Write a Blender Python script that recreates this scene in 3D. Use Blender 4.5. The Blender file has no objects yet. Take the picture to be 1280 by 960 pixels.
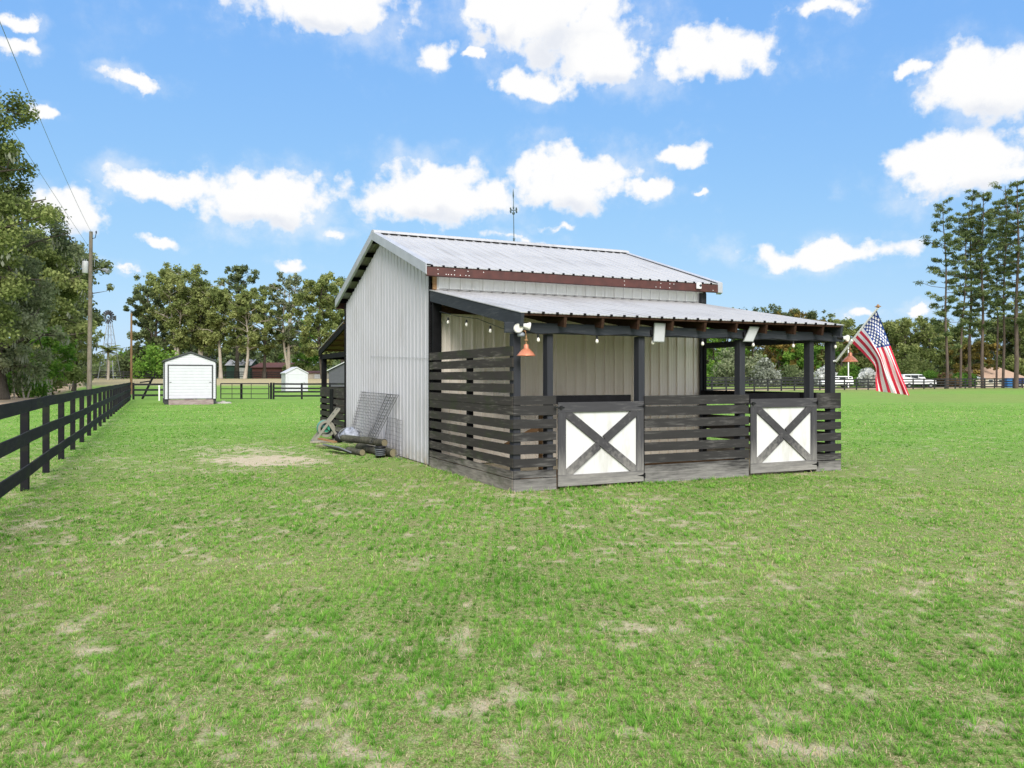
import bpy, math, random
import numpy as np
R = math.radians
sc = bpy.context.scene
COL = sc.collection
F, YH, H = 977.0, 472.6, 1.65            # focal length and horizon in the photo's pixels, eye height
TH = 0.438                                # the barn's turn
AX, AY = 0.027, 11.311
CT, ST = math.cos(TH), math.sin(TH)
BW, BD, BL, WM = 6.46, 3.65, 6.85, 6.38   # porch width, porch depth, barn depth, wall width

def smooth(a, b, x):
    t = np.clip((x - a) / (b - a), 0, 1)
    return t * t * (3 - 2 * t)
def gz(x, y):
    x = np.asarray(x, float); y = np.asarray(y, float)
    q = x / np.maximum(y, 1.0)
    left = 1.55 * smooth(62, 150, y) * smooth(0.12, -0.10, q)
    right = 0.25 * smooth(60, 120, y) * smooth(-0.05, 0.15, q)
    return np.where(y > 0, left + right, 0.0)
def gzf(x, y): return float(gz(x, y))
def at(px, Y):                            # ground spot at depth Y seen in the direction of column px
    x = (px - 640) / F * Y
    return x, Y, gzf(x, Y)
def ht(py, Y): return H + (YH - py) / F * Y
def uvw(u, v, z=0.0):
    return (AX + u * CT - v * ST, AY + u * ST + v * CT, z)
def w2uv(x, y):
    dx, dy = x - AX, y - AY
    return dx * CT + dy * ST, -dx * ST + dy * CT

# ------------------------------------------------------------------ numpy noise
def _hash(ix, iy, seed):
    n = (ix.astype(np.int64) * 374761393 + iy.astype(np.int64) * 668265263 + seed * 1274126177) & 0x7fffffff
    n = ((n ^ (n >> 13)) * 1274126177) & 0x7fffffff
    return ((n ^ (n >> 16)) & 0xffff) / 65535.0
def vnoise(x, y, seed=0):
    ix, iy = np.floor(x), np.floor(y)
    fx, fy = x - ix, y - iy
    fx = fx * fx * (3 - 2 * fx); fy = fy * fy * (3 - 2 * fy)
    a, b = _hash(ix, iy, seed), _hash(ix + 1, iy, seed)
    c, d = _hash(ix, iy + 1, seed), _hash(ix + 1, iy + 1, seed)
    return (a * (1 - fx) + b * fx) * (1 - fy) + (c * (1 - fx) + d * fx) * fy
def fbm(x, y, seed=0, o=4):
    s, a, t = 0.0, 1.0, 0.0
    for i in range(o):
        s = s + a * vnoise(x * 2 ** i + 17.3 * i, y * 2 ** i - 9.1 * i, seed + i); t += a; a *= 0.5
    return s / t

# ------------------------------------------------------------------ materials
def new_mat(name):
    m = bpy.data.materials.new(name); m.use_nodes = True
    nt = m.node_tree; nt.nodes.clear()
    out = nt.nodes.new('ShaderNodeOutputMaterial')
    return m, nt, out
def nd(nt, t, **kw):
    n = nt.nodes.new(t)
    for k, v in kw.items():
        if k.startswith('i_'): n.inputs[k[2:].replace('_', ' ')].default_value = v
        elif k.startswith('n') and k[1:].isdigit(): n.inputs[int(k[1:])].default_value = v
        else: setattr(n, k, v)
    return n
def math_n(nt, op, a=None, b=None, clamp=False):
    n = nd(nt, 'ShaderNodeMath', operation=op, use_clamp=clamp)
    for i, v in enumerate((a, b)):
        if v is None: continue
        if isinstance(v, (int, float)): n.inputs[i].default_value = v
        else: nt.links.new(v, n.inputs[i])
    return n.outputs[0]
def ramp(nt, fac, stops):
    r = nd(nt, 'ShaderNodeValToRGB')
    el = r.color_ramp.elements
    while len(el) < len(stops): el.new(0.5)
    for e, (p, c) in zip(el, stops): e.position = p; e.color = (*c, 1) if len(c) == 3 else c
    nt.links.new(fac, r.inputs[0])
    return r.outputs[0]
def mix(nt, fac, a, b):
    m = nd(nt, 'ShaderNodeMix', data_type='RGBA')
    for s, v in ((m.inputs[0], fac), (m.inputs[6], a), (m.inputs[7], b)):
        if isinstance(v, (int, float)): s.default_value = v
        elif isinstance(v, tuple): s.default_value = (*v, 1)
        else: nt.links.new(v, s)
    return m.outputs[2]
def noise(nt, vec, scale, detail=4, rough=0.55):
    n = nd(nt, 'ShaderNodeTexNoise', i_Scale=scale, i_Detail=detail, i_Roughness=rough)
    if vec is not None: nt.links.new(vec, n.inputs['Vector'])
    return n.outputs['Fac']
def objco(nt, scale=(1, 1, 1)):
    tc = nd(nt, 'ShaderNodeTexCoord')
    mp = nd(nt, 'ShaderNodeMapping'); mp.inputs['Scale'].default_value = scale
    nt.links.new(tc.outputs['Object'], mp.inputs[0])
    return mp.outputs[0]
def bsdf(nt, out, col, rough=0.6, metal=0.0, bump=None, bstr=0.3, bdist=0.01, spec=0.5):
    p = nd(nt, 'ShaderNodeBsdfPrincipled')
    p.inputs['Roughness'].default_value = rough if isinstance(rough, (int, float)) else 0.5
    if not isinstance(rough, (int, float)): nt.links.new(rough, p.inputs['Roughness'])
    p.inputs['Metallic'].default_value = metal
    p.inputs['Specular IOR Level'].default_value = spec
    if isinstance(col, tuple): p.inputs['Base Color'].default_value = (*col, 1)
    else: nt.links.new(col, p.inputs['Base Color'])
    if bump is not None:
        b = nd(nt, 'ShaderNodeBump', i_Strength=bstr, i_Distance=bdist)
        nt.links.new(bump, b.inputs['Height']); nt.links.new(b.outputs[0], p.inputs['Normal'])
    nt.links.new(p.outputs[0], out.inputs[0])
    return p
def simple(name, col, rough=0.6, metal=0.0, var=0.12, scale=3.0, spec=0.5):
    m, nt, out = new_mat(name)
    f = noise(nt, objco(nt), scale, 5)
    a = tuple(c * (1 - var) for c in col); b = tuple(min(1, c * (1 + var)) for c in col)
    c = ramp(nt, f, [(0.3, a), (0.7, b)])
    bsdf(nt, out, c, rough, metal, f, 0.1, 0.005, spec)
    return m
def metal_sheet(name, col, dirt, rough=0.42, metal=0.0, streak=(9, 9, 0.35), splash=False):
    m, nt, out = new_mat(name)
    s = noise(nt, objco(nt, streak), 1.0, 6, 0.65)
    g = noise(nt, objco(nt), 0.7, 5, 0.6)
    k = math_n(nt, 'MULTIPLY', s, g)
    c = ramp(nt, k, [(0.12, tuple(x * 0.94 for x in dirt)), (0.24, col), (0.5, tuple(min(1, x * 1.05) for x in col))])
    if splash:                             # soil thrown up on the lowest foot of the wall by rain
        tc = nd(nt, 'ShaderNodeTexCoord'); sz = nd(nt, 'ShaderNodeSeparateXYZ'); nt.links.new(tc.outputs['Object'], sz.inputs[0])
        low = math_n(nt, 'SUBTRACT', 1.0, math_n(nt, 'DIVIDE', sz.outputs[2], 0.55), True)
        low = math_n(nt, 'MULTIPLY', math_n(nt, 'MULTIPLY', low, low), ramp(nt, noise(nt, objco(nt), 4.0, 6, .7), [(0.35, (0, 0, 0)), (0.65, (1, 1, 1))]))
        c = mix(nt, low, c, (0.27, 0.22, 0.155))
    rr = ramp(nt, g, [(0.3, (rough - .08,) * 3), (0.7, (rough + .12,) * 3)])
    bsdf(nt, out, c, rr, metal, noise(nt, objco(nt), 2.2, 3), 0.12, 0.02)
    return m
def wood(name, dark, grey, axis, wear_z=None, algae=0.0, lo=0.5, hi=0.72, natural=None):
    """stained boards; grain along an axis, worn to bare grey where the noise breaks through (more near the ground)"""
    m, nt, out = new_mat(name)
    st = {'x': (0.9, 14, 14), 'y': (14, 0.9, 14), 'z': (14, 14, 0.9), 'xy': (1.6, 1.6, 16), 'd': (7, 7, 7)}[axis]
    co = objco(nt, st)
    g = noise(nt, co, 2.0, 6, 0.65)
    big = noise(nt, objco(nt, tuple(0.35 * s ** 0.5 for s in st)), 2.1, 5, 0.6)
    f = math_n(nt, 'ADD', math_n(nt, 'MULTIPLY', g, 0.55), math_n(nt, 'MULTIPLY', big, 0.45))
    if wear_z:
        tc = nd(nt, 'ShaderNodeTexCoord'); sp = nd(nt, 'ShaderNodeSeparateXYZ')
        nt.links.new(tc.outputs['Object'], sp.inputs[0])
        w = math_n(nt, 'SUBTRACT', 1.0, math_n(nt, 'DIVIDE', sp.outputs[2], wear_z), True)
        w = math_n(nt, 'MULTIPLY', w, 0.30)
        f = math_n(nt, 'ADD', f, w)
    c = ramp(nt, f, [(0.30, tuple(x * 0.75 for x in dark)), (lo, dark), (hi, grey), (0.95, tuple(min(1, x * 1.35) for x in grey))])
    if algae:
        a = noise(nt, objco(nt, (1.2, 1.2, 2.5)), 1.6, 5, 0.65)
        c = mix(nt, ramp(nt, a, [(0.5, (0, 0, 0)), (0.68, (algae,) * 3)]), c, (0.036, 0.05, 0.017))
    bsdf(nt, out, c, 0.8, 0, g, 0.35, 0.006, 0.12)
    return m
def leaf_mat(name, c0, c1, c2, trans=0.42):
    m, nt, out = new_mat(name)
    a = nd(nt, 'ShaderNodeAttribute', attribute_name='tint')
    c = ramp(nt, a.outputs['Fac'], [(0.0, c0), (0.5, c1), (1.0, c2)])
    d = nd(nt, 'ShaderNodeBsdfDiffuse'); t = nd(nt, 'ShaderNodeBsdfTranslucent')
    nt.links.new(c, d.inputs[0]); nt.links.new(c, t.inputs[0])
    x = nd(nt, 'ShaderNodeMixShader'); x.inputs[0].default_value = trans
    nt.links.new(d.outputs[0], x.inputs[1]); nt.links.new(t.outputs[0], x.inputs[2])
    nt.links.new(x.outputs[0], out.inputs[0])
    return m
M = {}
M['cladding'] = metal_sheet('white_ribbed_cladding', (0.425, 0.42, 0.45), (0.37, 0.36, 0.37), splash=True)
M['cladding_bright'] = metal_sheet('brightened_upper_cladding', (0.84, 0.83, 0.84), (0.74, 0.72, 0.70))  # same metal, colour raised to offset the shade under the eave
M['cladding_bounce'] = metal_sheet('bounce_tinted_porch_cladding', (0.86, 0.785, 0.69), (0.78, 0.69, 0.58))  # warm light bounced inside the porch is painted into this cream
M['roof'] = metal_sheet('galvanised_roof', (0.46, 0.455, 0.455), (0.38, 0.37, 0.365), 0.40, 0.35, (9, 0.5, 0.5))
M['trim'] = simple('grey_metal_trim', (0.42, 0.43, 0.46), 0.4, 0.3, 0.1)
M['rust'] = simple('rust_red_fascia', (0.062, 0.017, 0.013), 0.55, 0, 0.3, 6)
M['black'] = simple('black_stain', (0.008, 0.008, 0.009), 0.8, 0, 0.3, 6, 0.1)
M['post'] = wood('stained_post_wood', (0.036, 0.038, 0.045), (0.10, 0.10, 0.108), 'z', None, 0, 0.55, 0.85)
M['board'] = wood('stained_slat_wood', (0.036, 0.0345, 0.034), (0.215, 0.205, 0.195), 'xy', 0.40, 0, 0.54, 0.80)
M['board_side'] = wood('stained_side_slat_wood', (0.045, 0.040, 0.036), (0.25, 0.225, 0.195), 'xy', 0.46, 0.5, 0.54, 0.80)
M['door_frame'] = wood('weathered_door_rail', (0.058, 0.057, 0.062), (0.24, 0.228, 0.215), 'xy', 0.75, 0, 0.53, 0.80)
M['door_stile'] = wood('weathered_door_stile', (0.058, 0.057, 0.062), (0.24, 0.228, 0.215), 'z', 0.75, 0, 0.53, 0.80)
M['door_brace'] = wood('weathered_door_brace', (0.058, 0.056, 0.060), (0.24, 0.228, 0.215), 'd', 0.75, 0, 0.53, 0.80)
M['beam'] = wood('stained_beam_wood', (0.036, 0.041, 0.049), (0.12, 0.125, 0.13), 'xy', None, 0, 0.52, 0.82)
M['lumber'] = wood('raw_lumber', (0.24, 0.13, 0.06), (0.42, 0.28, 0.16), 'xy', None, 0, 0.45, 0.75)
M['rafter'] = wood('aged_rafter_wood', (0.030, 0.015, 0.009), (0.075, 0.042, 0.025), 'y', None, 0, 0.45, 0.8)
M['panel'] = metal_sheet('white_painted_panel', (0.61, 0.61, 0.605), (0.50, 0.48, 0.445), 0.5, 0.0, (6, 6, 1.2))
M['iron'] = simple('black_iron', (0.02, 0.02, 0.022), 0.45, 0.6)
M['steel'] = simple('galvanised_steel', (0.35, 0.36, 0.37), 0.4, 0.7)
M['copper'] = simple('copper_shade', (0.55, 0.20, 0.11), 0.35, 0.35, 0.15, 20)
M['whitep'] = simple('white_plastic', (0.78, 0.78, 0.76), 0.4, 0, 0.04)
M['greyp'] = simple('grey_plastic', (0.20, 0.22, 0.25), 0.4, 0, 0.1)
M['bulb'] = simple('clear_bulb', (0.75, 0.72, 0.66), 0.1, 0, 0.05)
M['solar'] = simple('solar_cell', (0.16, 0.19, 0.24), 0.12, 0.2, 0.1, 30)
M['verdigris'] = simple('weathered_copper_rod', (0.06, 0.09, 0.09), 0.5, 0.5)
M['fence'] = wood('black_fence_board', (0.018, 0.019, 0.023), (0.07, 0.07, 0.07), 'xy', None, 0.6, 0.52, 0.85)
M['fpost'] = wood('black_fence_post', (0.013, 0.013, 0.016), (0.045, 0.045, 0.05), 'z', None, 0.3, 0.55, 0.85)
M['farblack'] = simple('far_fence_black', (0.013, 0.013, 0.015), 0.7)
M['siding'] = simple('white_siding', (0.52, 0.525, 0.555), 0.5, 0, 0.05)
M['shingle'] = simple('dark_shingle', (0.05, 0.055, 0.055), 0.85, 0, 0.25, 12)
M['rollup'] = simple('rollup_door_white', (0.53, 0.535, 0.57), 0.4, 0, 0.04)
M['darktrim'] = simple('dark_trim', (0.03, 0.032, 0.034), 0.6)
M['ramp'] = wood('ramp_wood', (0.17, 0.13, 0.11), (0.33, 0.28, 0.26), 'xy', None, 0, 0.45, 0.7)
M['concrete'] = simple('concrete', (0.36, 0.34, 0.30), 0.85, 0, 0.15)
M['polewood'] = wood('pole_wood', (0.15, 0.125, 0.10), (0.26, 0.23, 0.19), 'z', None, 0.4, 0.4, 0.7)
M['polebrown'] = wood('brown_pole_wood', (0.20, 0.11, 0.06), (0.30, 0.19, 0.11), 'z', None, 0, 0.4, 0.7)
M['log'] = wood('log_bark', (0.045, 0.043, 0.033), (0.15, 0.14, 0.11), 'd', None, 0.4, 0.46, 0.72)
M['logend'] = simple('log_cut_end', (0.19, 0.165, 0.10), 0.8, 0, 0.2, 15)
M['wire'] = simple('welded_wire', (0.11, 0.11, 0.115), 0.5, 0.4)
M['beige'] = simple('beige_plastic', (0.21, 0.20, 0.165), 0.5, 0, 0.08)
M['hose'] = simple('green_hose', (0.03, 0.27, 0.17), 0.4, 0, 0.15)
M['tarp'] = simple('grey_tarp', (0.27, 0.29, 0.34), 0.6, 0, 0.5, 9)
M['slab'] = simple('slate_slab', (0.16, 0.17, 0.20), 0.7, 0, 0.12)
M['redbarn'] = simple('red_barn_wall', (0.11, 0.040, 0.033), 0.7, 0, 0.15)
M['greenbarn'] = simple('green_barn_wall', (0.02, 0.055, 0.04), 0.7)
M['greyroof'] = simple('pale_roof', (0.45, 0.46, 0.48), 0.5)
M['darkwall'] = simple('charcoal_wall', (0.055, 0.058, 0.07), 0.6)
M['tanroof'] = simple('tan_shingle_roof', (0.40, 0.27, 0.19), 0.85, 0, 0.15, 6)
M['stucco'] = simple('cream_stucco', (0.50, 0.44, 0.36), 0.85)
M['carwhite'] = simple('white_car_paint', (0.75, 0.76, 0.77), 0.22, 0, 0.02)
M['glass'] = simple('dark_window_glass', (0.02, 0.025, 0.03), 0.08, 0, 0.1)
M['tyre'] = simple('tyre_rubber', (0.015, 0.015, 0.016), 0.8)
M['blue'] = simple('blue_plastic', (0.03, 0.16, 0.42), 0.4)
M['bluecar'] = simple('dark_blue_paint', (0.02, 0.035, 0.13), 0.25)
M['red'] = simple('tail_light_red', (0.5, 0.02, 0.02), 0.3)
M['flag_red'] = simple('flag_red_cloth', (0.56, 0.035, 0.065), 0.85, 0, 0.1, 30, 0.2)
M['flag_white'] = simple('flag_white_cloth', (0.78, 0.76, 0.76), 0.85, 0, 0.04, 30, 0.2)
M['flag_blue'] = simple('flag_blue_cloth', (0.020, 0.050, 0.20), 0.85, 0, 0.1, 30, 0.2)
M['bark'] = wood('oak_bark', (0.060, 0.048, 0.038), (0.15, 0.13, 0.11), 'z', None, 0.2, 0.4, 0.7)
M['palebark'] = wood('pale_bark', (0.30, 0.26, 0.21), (0.50, 0.45, 0.38), 'z', None, 0.2, 0.4, 0.7)
M['pinebark'] = wood('pine_bark', (0.070, 0.052, 0.042), (0.17, 0.13, 0.11), 'z', None, 0, 0.4, 0.7)
M['oak'] = leaf_mat('oak_leaf', (0.0741, 0.1008, 0.0326), (0.1852, 0.2297, 0.0741), (0.3705, 0.4001, 0.1556))
M['oak_dark'] = leaf_mat('dark_oak_leaf', (0.0614, 0.0859, 0.0368), (0.1503, 0.1918, 0.0844), (0.2915, 0.3298, 0.1534))
M['grey_leaf'] = leaf_mat('grey_green_leaf', (0.104, 0.1329, 0.0763), (0.2183, 0.2537, 0.1345), (0.4157, 0.4367, 0.276))
M['bright_leaf'] = leaf_mat('bright_leaf', (0.0563, 0.1406, 0.0272), (0.1406, 0.2718, 0.0461), (0.3095, 0.4405, 0.0892))
M['autumn'] = leaf_mat('autumn_leaf', (0.0907, 0.0825, 0.0281), (0.2145, 0.1733, 0.0479), (0.4125, 0.2805, 0.0793))
M['needle'] = leaf_mat('pine_needle', (0.0616, 0.0907, 0.0389), (0.1377, 0.1814, 0.0729), (0.2673, 0.3078, 0.1296))
M['blossom'] = leaf_mat('white_blossom', (0.22, 0.24, 0.18), (0.56, 0.57, 0.53), (0.82, 0.82, 0.8))
M['brown_leaf'] = leaf_mat('brown_leaf', (0.0972, 0.0713, 0.0372), (0.2203, 0.149, 0.0761), (0.3888, 0.2592, 0.1474))
M['moss'] = leaf_mat('spanish_moss', (0.156, 0.168, 0.12), (0.3, 0.312, 0.24), (0.48, 0.492, 0.408))

# ------------------------------------------------------------------ mesh building
class MB:
    def __init__(s): s.v = []; s.f = []; s.m = []
    def quadstrip(s, rows, mi=0, close=False):
        b = len(s.v); n = len(rows[0])
        for r in rows: s.v += [tuple(p) for p in r]
        for i in range(len(rows) - 1):
            for j in range(n if close else n - 1):
                k = (j + 1) % n
                s.f.append((b + i * n + j, b + i * n + k, b + (i + 1) * n + k, b + (i + 1) * n + j)); s.m.append(mi)
    def poly(s, pts, mi=0):
        b = len(s.v); s.v += [tuple(p) for p in pts]; s.f.append(tuple(range(b, b + len(pts)))); s.m.append(mi)
    def box(s, x0, x1, y0, y1, z0, z1, mi=0, bev=0.0):
        if bev <= 0:
            P = [(x, y, z) for z in (z0, z1) for y in (y0, y1) for x in (x0, x1)]
            s.hexa(P, mi)
        else:
            b = min(bev, (x1 - x0) / 3, (y1 - y0) / 3, (z1 - z0) / 3)
            ring = lambda i, z: [(x0 + i, y0, z), (x1 - i, y0, z), (x1, y0 + i, z), (x1, y1 - i, z), (x1 - i, y1, z), (x0 + i, y1, z), (x0, y1 - i, z), (x0, y0 + i, z)]
            ring2 = lambda z: [(x0 + b, y0 + b, z)] + [(x1 - b, y0 + b, z)] * 1 + [(x1 - b, y0 + b, z), (x1 - b, y1 - b, z), (x1 - b, y1 - b, z), (x0 + b, y1 - b, z), (x0 + b, y1 - b, z), (x0 + b, y0 + b, z)]
            def inset(z):
                return [(x0 + b, y0 + b * .3, z), (x1 - b, y0 + b * .3, z), (x1 - b * .3, y0 + b, z), (x1 - b * .3, y1 - b, z), (x1 - b, y1 - b * .3, z), (x0 + b, y1 - b * .3, z), (x0 + b * .3, y1 - b, z), (x0 + b * .3, y0 + b, z)]
            rows = [inset(z0), ring(b, z0 + b), ring(b, z1 - b), inset(z1)]
            s.quadstrip(rows, mi, True)
            s.poly(rows[0][::-1], mi); s.poly(rows[3], mi)
    def hexa(s, P, mi=0):
        b = len(s.v); s.v += [tuple(p) for p in P]
        for q in ((0, 2, 3, 1), (4, 5, 7, 6), (0, 1, 5, 4), (2, 6, 7, 3), (0, 4, 6, 2), (1, 3, 7, 5)):
            s.f.append(tuple(b + i for i in q)); s.m.append(mi)
    def beam(s, p, q, w, h, mi=0, up=(0, 0, 1)):
        """a board from p to q, w across, h along up; p and q are the middle line"""
        p = np.array(p, float); q = np.array(q, float); d = q - p; d /= np.linalg.norm(d)
        up = np.array(up, float); sd = np.cross(d, up); sd /= np.linalg.norm(sd); up = np.cross(sd, d)
        P = []
        for zz in (-1, 1):
            for yy in (-1, 1):
                for e in (p, q): P.append(e + sd * yy * w / 2 + up * zz * h / 2)
        s.hexa(P, mi)
    def tube(s, pts, rad, n=8, mi=0, cap=True):
        pts = [np.array(p, float) for p in pts]
        if isinstance(rad, (int, float)): rad = [rad] * len(pts)
        rows = []; ref = np.array((0.13, 0.31, 0.94))
        for i, p in enumerate(pts):
            d = pts[min(i + 1, len(pts) - 1)] - pts[max(i - 1, 0)]
            d = d / (np.linalg.norm(d) + 1e-9)
            if abs(d @ ref) > 0.97: ref = np.array((0.9, 0.2, 0.1))
            a = np.cross(d, ref); a /= np.linalg.norm(a); b = np.cross(d, a); ref = np.cross(a, d) if False else ref
            rows.append([p + rad[i] * (a * math.cos(t) + b * math.sin(t)) for t in [2 * math.pi * k / n for k in range(n)]])
        s.quadstrip(rows, mi, True)
        if cap: s.poly(rows[0], mi); s.poly(rows[-1][::-1], mi)
    def lathe(s, prof, c=(0, 0, 0), n=16, mi=0, ax=2):
        rows = []
        for r, h in prof:
            row = []
            for k in range(n):
                t = 2 * math.pi * k / n
                o = [r * math.cos(t), r * math.sin(t)]; o.insert(ax, h)
                row.append((c[0] + o[0], c[1] + o[1], c[2] + o[2]))
            rows.append(row)
        s.quadstrip(rows, mi, True)
    def build(s, name, mats, parent=None, smooth_=False, loc=None):
        me = bpy.data.meshes.new(name); me.from_pydata(s.v, [], s.f)
        for m in (mats if isinstance(mats, (list, tuple)) else [mats]): me.materials.append(m)
        if any(s.m): me.polygons.foreach_set('material_index', s.m)
        if smooth_: me.polygons.foreach_set('use_smooth', [True] * len(s.f))
        me.validate(); me.update()
        o = bpy.data.objects.new(name, me); COL.objects.link(o)
        if parent is not None: o.parent = parent
        if loc is not None: o.location = loc
        return o
def np_mesh(name, verts, faces_flat, sizes, mat, parent=None, tint=None, attrs=None, smooth_=False):
    me = bpy.data.meshes.new(name)
    me.vertices.add(len(verts)); me.vertices.foreach_set('co', np.ascontiguousarray(verts, np.float32).ravel())
    me.loops.add(len(faces_flat)); me.loops.foreach_set('vertex_index', np.ascontiguousarray(faces_flat, np.int32))
    me.polygons.add(len(sizes))
    st = np.concatenate(([0], np.cumsum(sizes)[:-1])).astype(np.int32)
    me.polygons.foreach_set('loop_start', st)
    try: me.polygons.foreach_set('loop_total', np.asarray(sizes, np.int32))
    except Exception: pass
    if smooth_: me.polygons.foreach_set('use_smooth', np.ones(len(sizes), bool))
    me.update(calc_edges=True)
    if tint is not None:
        a = me.attributes.new('tint', 'FLOAT', 'POINT'); a.data.foreach_set('value', np.asarray(tint, np.float32))
    for k, v in (attrs or {}).items():
        a = me.attributes.new(k, 'FLOAT', 'POINT'); a.data.foreach_set('value', np.asarray(v, np.float32))
    me.materials.append(mat)
    o = bpy.data.objects.new(name, me); COL.objects.link(o)
    if parent is not None: o.parent = parent
    return o
def tag(o, label=None, cat=None, group=None, kind=None):
    if label: o['label'] = label
    if cat: o['category'] = cat
    if group: o['group'] = group
    if kind: o['kind'] = kind
    return o
def thing(name, label, cat, loc=(0, 0, 0), rz=0.0, group=None):
    o = bpy.data.objects.new(name, None); COL.objects.link(o)
    o.location = loc; o.rotation_euler = (0, 0, rz); o.empty_display_size = 0.2
    return tag(o, label, cat, group)
def copy_tree(o, parent=None):
    c = o.copy(); COL.objects.link(c)
    if parent is not None: c.parent = parent
    for ch in list(o.children): copy_tree(ch, c)
    return c

# ------------------------------------------------------------------ camera
cam = bpy.data.cameras.new('camera'); co = bpy.data.objects.new('camera', cam); COL.objects.link(co)
cam.sensor_width = 36; cam.lens = 36 * F / 1280; cam.shift_y = -(480 - YH) / 1280
co.location = (0, 0, H); co.rotation_euler = (R(90), 0, 0); cam.clip_end = 3000; cam.clip_start = 0.05
sc.camera = co
sc.view_settings.view_transform = 'Standard'; sc.view_settings.look = 'None'
EXPO = 1.62
sc.view_settings.exposure = EXPO; sc.view_settings.gamma = 1.0

# ------------------------------------------------------------------ sky and light
SUN_AZ, SUN_EL = math.atan2(0.14, -1.0), R(37)      # azimuth from +Y towards +X
def build_world():
    w = bpy.data.worlds.new('World'); sc.world = w; w.use_nodes = True
    nt = w.node_tree; nt.nodes.clear(); L = nt.links.new
    out = nd(nt, 'ShaderNodeOutputWorld'); bg = nd(nt, 'ShaderNodeBackground')
    L(bg.outputs[0], out.inputs[0]); bg.inputs[1].default_value = 0.10
    sky = nd(nt, 'ShaderNodeTexSky', sky_type='NISHITA', sun_disc=False)
    sky.sun_elevation = SUN_EL; sky.sun_rotation = SUN_AZ
    sky.air_density = 1.0; sky.dust_density = 0.6; sky.ozone_density = 1.2
    hs = nd(nt, 'ShaderNodeHueSaturation'); hs.inputs['Saturation'].default_value = 1.0; hs.inputs['Value'].default_value = 1.0
    # lift the deep upper sky: a per-channel power curve on the Sky Texture's colour
    s3 = nd(nt, 'ShaderNodeSeparateColor'); c3 = nd(nt, 'ShaderNodeCombineColor'); L(sky.outputs[0], s3.inputs[0])
    for i, (g_, k_) in enumerate(((0.61, 0.172), (0.41, 0.332), (0.10, 0.81))):
        p = math_n(nt, 'POWER', s3.outputs[i], g_)
        L(math_n(nt, 'MULTIPLY', p, k_ / (0.1 * 2 ** EXPO)), c3.inputs[i])
    L(c3.outputs[0], hs.inputs['Color'])
    tc = nd(nt, 'ShaderNodeTexCoord'); sp = nd(nt, 'ShaderNodeSeparateXYZ'); L(tc.outputs['Generated'], sp.inputs[0])
    az = math_n(nt, 'ARCTAN2', sp.outputs[0], sp.outputs[1])
    el = math_n(nt, 'ARCSINE', sp.outputs[2])
    cb = nd(nt, 'ShaderNodeCombineXYZ'); L(az, cb.inputs[0]); L(el, cb.inputs[1])
    # puffy warp of the cloud field
    n1 = nd(nt, 'ShaderNodeTexNoise', i_Scale=13.0, i_Detail=7.0, i_Roughness=0.58); L(cb.outputs[0], n1.inputs['Vector'])
    n2 = nd(nt, 'ShaderNodeTexNoise', i_Scale=30.0, i_Detail=5.0, i_Roughness=0.55); L(cb.outputs[0], n2.inputs['Vector'])
    wv = nd(nt, 'ShaderNodeVectorMath', operation='MULTIPLY_ADD'); L(n1.outputs['Color'], wv.inputs[0])
    wv.inputs[1].default_value = (0.11, 0.07, 0); wv.inputs[2].default_value = (-0.055, -0.035, 0)
    pa = nd(nt, 'ShaderNodeVectorMath', operation='ADD'); L(cb.outputs[0], pa.inputs[0]); L(wv.outputs[0], pa.inputs[1])
    clouds = [(395, 2, 130, 44, 1), (690, 20, 120, 62, 1), (755, 70, 85, 38, 1), (890, 68, 95, 36, .95), (670, 106, 62, 24, .95), (545, 62, 58, 28, .62), (620, 12, 60, 40, .9),
              (1045, 6, 66, 16, .95), (1228, 106, 92, 54, 1.1), (1146, 87, 32, 14, .8), (1190, 205, 98, 42, 1.05), (1275, 212, 30, 14, .7), (1030, 312, 120, 22, 1),
              (843, 186, 58, 20, 1), (712, 222, 82, 42, 1.05), (805, 236, 48, 22, .85), (545, 240, 112, 43, 1.05), (610, 228, 40, 22, .7), (205, 228, 82, 25, 1), (325, 246, 96, 42, 1.05),
              (178, 103, 52, 15, .75), (52, 138, 36, 13, .85), (88, 268, 62, 36, 1), (193, 302, 40, 13, .85), (10, 26, 38, 14, .95), (12, 57, 42, 14, .95), (360, 330, 44, 14, .6),
              (1150, 380, 30, 9, .7), (1080, 392, 44, 10, .7), (700, 282, 60, 10, .45), (420, 284, 60, 14, .5), (160, 335, 40, 10, .45), (640, 300, 110, 12, .45), (595, 70, 22, 10, .7), (875, 233, 14, 7, .6)]
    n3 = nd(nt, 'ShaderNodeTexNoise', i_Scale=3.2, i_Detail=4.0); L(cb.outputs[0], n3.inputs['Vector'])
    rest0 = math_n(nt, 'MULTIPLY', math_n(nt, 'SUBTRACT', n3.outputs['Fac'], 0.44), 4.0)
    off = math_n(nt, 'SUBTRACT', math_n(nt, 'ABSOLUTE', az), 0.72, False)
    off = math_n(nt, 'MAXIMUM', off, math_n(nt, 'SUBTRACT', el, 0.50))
    rest = math_n(nt, 'MINIMUM', rest0, math_n(nt, 'MULTIPLY', off, 6.0))  # added cloud cover outside the view, for more ambient light
    puff = math_n(nt, 'MULTIPLY', math_n(nt, 'SUBTRACT', n2.outputs['Fac'], 0.5), 1.55)
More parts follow.
